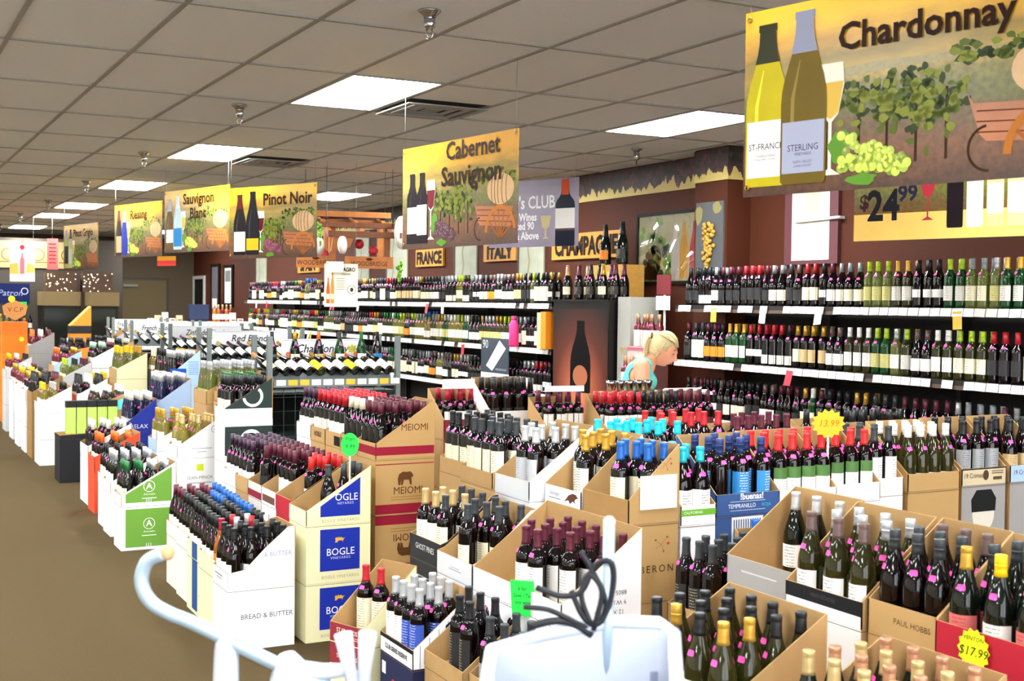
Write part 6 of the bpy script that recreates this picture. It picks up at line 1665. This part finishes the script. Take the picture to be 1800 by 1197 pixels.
# service counter
ctr = empty('counter', (4.3, 21.2, 0)); tag(ctr, 'long white-edged service counter before the back wall', 'counter')
MB().box(0, 2.05, 0, .6, 0, 1.28).build('body', card('7a6a52'), ctr); MB().box(-.03, 2.08, -.05, .63, 1.28, 1.36).build('worktop', WHITEB, ctr)
pos = empty('cash_register', (5.1, 21.4, 1.36)); tag(pos, 'dark blue cash register screen on the service counter', 'cash register')
MB().box(0, .3, 0, .2, 0, .05).build('base', paint('20242c'), pos); MB().prism([(0, .05), (.08, .05), (.14, .30), (.02, .30)], 'x', -.02, .32).build('screen', mat('screen_dark', hexc('1c2540'), .3), pos)
for k, (x, c) in enumerate(((.35, 'amber'), (.42, 'amber'), (.49, 'rose'), (.56, 'amber'), (.63, 'rose'))):
    bottle('bord', (5.15+x, 21.35, 1.36), 0, c, 'copper', 'white', 'std', False, False, '%s bottle, %s in the small row beside the cash register' % (GNAME[c], ordinal(k)), 'bottles beside the register', mass=True)
for k in range(7):
    o = empty('counter_box', (4.35+.12*k if k < 5 else 5.75+.13*(k-5), 21.22, 1.36)); tag(o, 'small pale box on the service counter, %s from the door side' % ordinal(k), 'box', 'small boxes on the counter')
    MB().box(0, .09, 0, .09, 0, .06+.05*(k % 3)).build('body', card(('e8e4dc', 'd8c89a', 'f0efec')[k % 3]), o); MB().box(.01, .08, -.002, 0, .02, .045).build('print', card('8a4a3a'), o)
# glass-door cooler with lit crates on top
cl = empty('drinks_cooler', (3.05, 24.2, 0)); tag(cl, 'wide cooler with dark glass doors under crates of fairy lights', 'cooler')
MB().box(0, 1.35, 0, .6, 0, 1.6).build('body', paint('2a261f'), cl); MB().box(-.02, 1.37, -.02, .6, 1.6, 1.86).build('header', mat('cooler_header', hexc('8a744a'), .6), cl)
for k in range(2):
    d_ = MB().box(.03+.66*k, .65+.66*k, -.015, 0, .1, 1.56).build('door', mat('cooler_glass', hexc('20241f'), .1, spec=.6), cl); MB().box(.05+.66*k, .07+.66*k, -.04, -.015, .6, 1.2).build('handle', chrome, d_)
MB().box(.67, .73, -.1, -.02, 0, 1.86).build('divider_post', paint('3a3026'), cl)
crm = mat('lattice_wood', hexc('4a3420'), .6, var=.3, vscale=20)
bulb = mat('fairy_bulb', (1, .8, .6), .5, emit=(1, .82, .6), es=6)
rnd = random.Random(12)
for k in range(2):
    o = empty('light_crate', (3.12+.66*k, 24.25, 1.86)); tag(o, ('wooden crate of fairy lights beside the round dark wreath', 'wooden crate of fairy lights next to the door')[k], 'crate', 'crates of fairy lights')
    MB().box(0, .55, .1, .4, 0, .36).build('crate', crm, o)
    for q in range(30):
        MB().ball((rnd.uniform(.01, .54), .09, rnd.uniform(.01, .35)), .008, seg=6, rings=4).build('bulb', bulb, o)
# wooden wine panels, banner and posters at the far end
for k in range(4):
    o = empty('crate_lid', (1.75+.53*k, 24.83, 2.3)); tag(o, 'pale stamped wine crate panel, %s from the aisle at the far ceiling' % ordinal(k), 'crate panel', 'crate panels at the far ceiling')
    MB().box(0, .48, 0, .03, 0, .5).build('board', mat('crate_panel', hexc('a8915f'), .6, var=.2, vscale=10), o); multi(o, ring(.24, .25, .1, .12, 16)+[rectp(.08, .4, .1, .12)], paint('6a5430'), (0, -.001, 0), UX, UZ)
bk = MB().box(1.6, 4.6, 24.86, 24.92, 0, 2.86).build('wall_partition', mat('partition_grey', hexc('3f372e'), .7)); tag(bk, kind='structure')
o = empty('cloth_banner', (2.25, 24.55, 1.62)); tag(o, 'dark blue cloth banner with white script at the far end', 'banner')
MB().box(0, .62, 0, .01, 0, .38).build('cloth', paint('1c2352'), o); text(o, 'Patron', .16, paint('9aa8d8'), (.28, -.001, .2), UX, UZ, shear=.2); multi(o, ring(.53, .24, .05, .065, 14), paint('c8cde8'), (0, -.001, 0), UX, UZ)
o = empty('price_sign', (2.55, 24.5, 1.52)); tag(o, 'neon green card under the blue cloth banner', 'price sign')
MB().box(0, .26, 0, .004, 0, .14).build('card', neon_g, o); text(o, 'SALE', .09, paint('0a4a1a'), (.13, -.002, .07), UX, UZ)
o = empty('poster', (2.2, 21.4, 2.0), R(-28)); tag(o, 'pale rose wine poster hanging by a cord at the far left', 'poster')
MB().box(0, .4, 0, .005, 0, .62).build('board', mat('rose_poster', hexc('d8cfb4'), .5, var=.2, vscale=4), o); poly(o, bottle_outline(.2, .12, .34, .075, 'bord'), paint('c8606a'), (0, -.001, 0), UX, UZ, 'printed_bottle'); poly(o, disc(.2, .55, .04), paint('c0303a'), (0, -.001, 0), UX, UZ); multi(o, [[(0, 0.12), (.15, .12), (.13, .3), (0, .28)], [(.26, .14), (.4, .14), (.4, .26), (.28, .3)]], paint('d89a4a'), (0, -.0006, 0), UX, UZ)
MB().tube([(.38, 0, .6), (.38, 0, CEIL-2.0)], .002, 4).build('hanging_wire', wire_m, o)
o = empty('paper_banner', (2.74, 21.2, 2.2), R(-20)); tag(o, 'narrow red paper banner beside the farthest yellow banner', 'banner')
MB().box(0, .17, 0, .004, 0, .5).build('paper', mat('red_paper', hexc('d8403c'), .6), o); multi(o, [rectp(.03, .14, .1+.06*k, .12+.06*k) for k in range(6)], paint('8a1a1a'), (0, -.001, 0), UX, UZ); MB().tube([(.08, 0, .5), (.08, 0, CEIL-2.2)], .002, 4).build('hanging_wire', wire_m, o)
o = empty('small_flag', (3.05, 14.4, 2.12), R(-60)); tag(o, 'small orange and red card under the banner with the cobalt bottle', 'card')
MB().box(0, .3, 0, .004, 0, .06).build('red_half', mat('flag_red', hexc('d8352c'), .6), o); MB().box(0, .3, 0, .004, .06, .11).build('orange_half', mat('flag_orange', hexc('e8a02c'), .6), o); MB().tube([(.15, .002, .1), (.15, .002, CEIL-2.12)], .0012, 4).build('hanging_wire', wire_m, o)
# orange promotional stand beside the aisle
o = empty('promotion_stand', (1.80, 18.45, 0)); tag(o, 'tall orange cardboard stand with a crown-shaped card at the far aisle', 'display stand')
MB().box(0, .34, 0, .3, 0, .95).build('lower_body', card('e8841e'), o); MB().box(0, .33, .02, .28, .95, 1.22).build('upper_body', card('f07a1c'), o); MB().box(0, .33, .02, .28, 1.22, 1.40).build('top_panel', card('f2701e'), o)
MB().prism([(.02, 1.5), (.17, 1.42), (.3, 1.5), (.33, 1.62), (.26, 1.66), (.17, 1.7), (.06, 1.66), (0, 1.62)], 'y', .0, .01).build('crest_card', card('c9884a'), o)
text(o, 'V.C.P', .09, paint('5a2a10'), (.17, -.002, 1.57), UX, UZ); multi(o, [rectp(.08, .26, .7+.05*k, .715+.05*k) for k in range(4)], paint('a8540e'), (0, -.001, 0), UX, UZ)
for (x, z, r_) in ((.25, 1.16, .032), (.12, 1.72, .045)):
    poly(o, disc(x, z, r_, r_, 16), neon_y, (0, -.004, 0), UX, UZ, 'round_sticker')
o = empty('promotion_stand', (2.9, 19.8, 0), R(0)); tag(o, 'black and orange pointed carton stand behind the racks', 'display stand')
MB().box(0, .3, 0, .3, 0, 1.2).build('lower_body', card('e0801e'), o); MB().box(-.002, .302, -.002, .302, 1.2, 1.32).build('black_band', NEARBLK, o); MB().prism([(0, 1.32), (.3, 1.32), (.3, 1.62)], 'y', 0, .3).build('pointed_top', card('d8862a'), o)
# spirits on the far side shelf
sh = empty('spirits_shelf', (1.7, 24.25, 0)); tag(sh, 'dark shelf of spirits under the blue cloth banner', 'shelf')
MB().box(0, 1.25, 0, .35, 0, 1.1).build('body', paint('2a2622'), sh); MB().box(0, 1.25, .0, .35, 1.1, 1.14).build('shelf_board', paint('3a342c'), sh)
for k in range(12):
    g = random.choice(('lime', 'amber', 'green', 'red', 'yellow'))
    bottle('bord', (1.75+.1*k, 24.35, 1.14), 0, g, random.choice(('black', 'gold', 'white')), random.choice(('white', 'pale', 'black')), 'std', False, False, '', '', mass=True)

# ------------------------------------------------------------------ bottles: the largest in view as things, the rest massed
def depth_of(b):
    return (Vector(b['loc'])-Vector((0, 0, CAM_H))).dot(_f)
def kind_of(b):
    return 'champ' if b['t'] == 'champ' else ('white' if b['glass'] in WHITEKIND else 'red')
LIM = {'red': 285, 'white': 240, 'champ': 40}
rest = []
for kd in ('red', 'white', 'champ'):
    lst = sorted([b for b in BOT if kind_of(b) == kd], key=depth_of)
    solo = [b for b in lst if not b['mass']][:LIM[kd]]
    ids = {id(b) for b in solo}
    for b in solo:
        make_bottle(b)
    rest += [b for b in lst if id(b) not in ids]
shelfb = [b for b in rest if b['loc'][0] > 5.8]
cartb = [b for b in rest if b['loc'][0] <= 5.8]
mass_bottles(shelfb, 'massed_shelf_bottles', 'tight rows of wine bottles filling the wall shelves')
mass_bottles(cartb, 'massed_carton_bottles', 'crowded wine bottles in the farther display cartons')
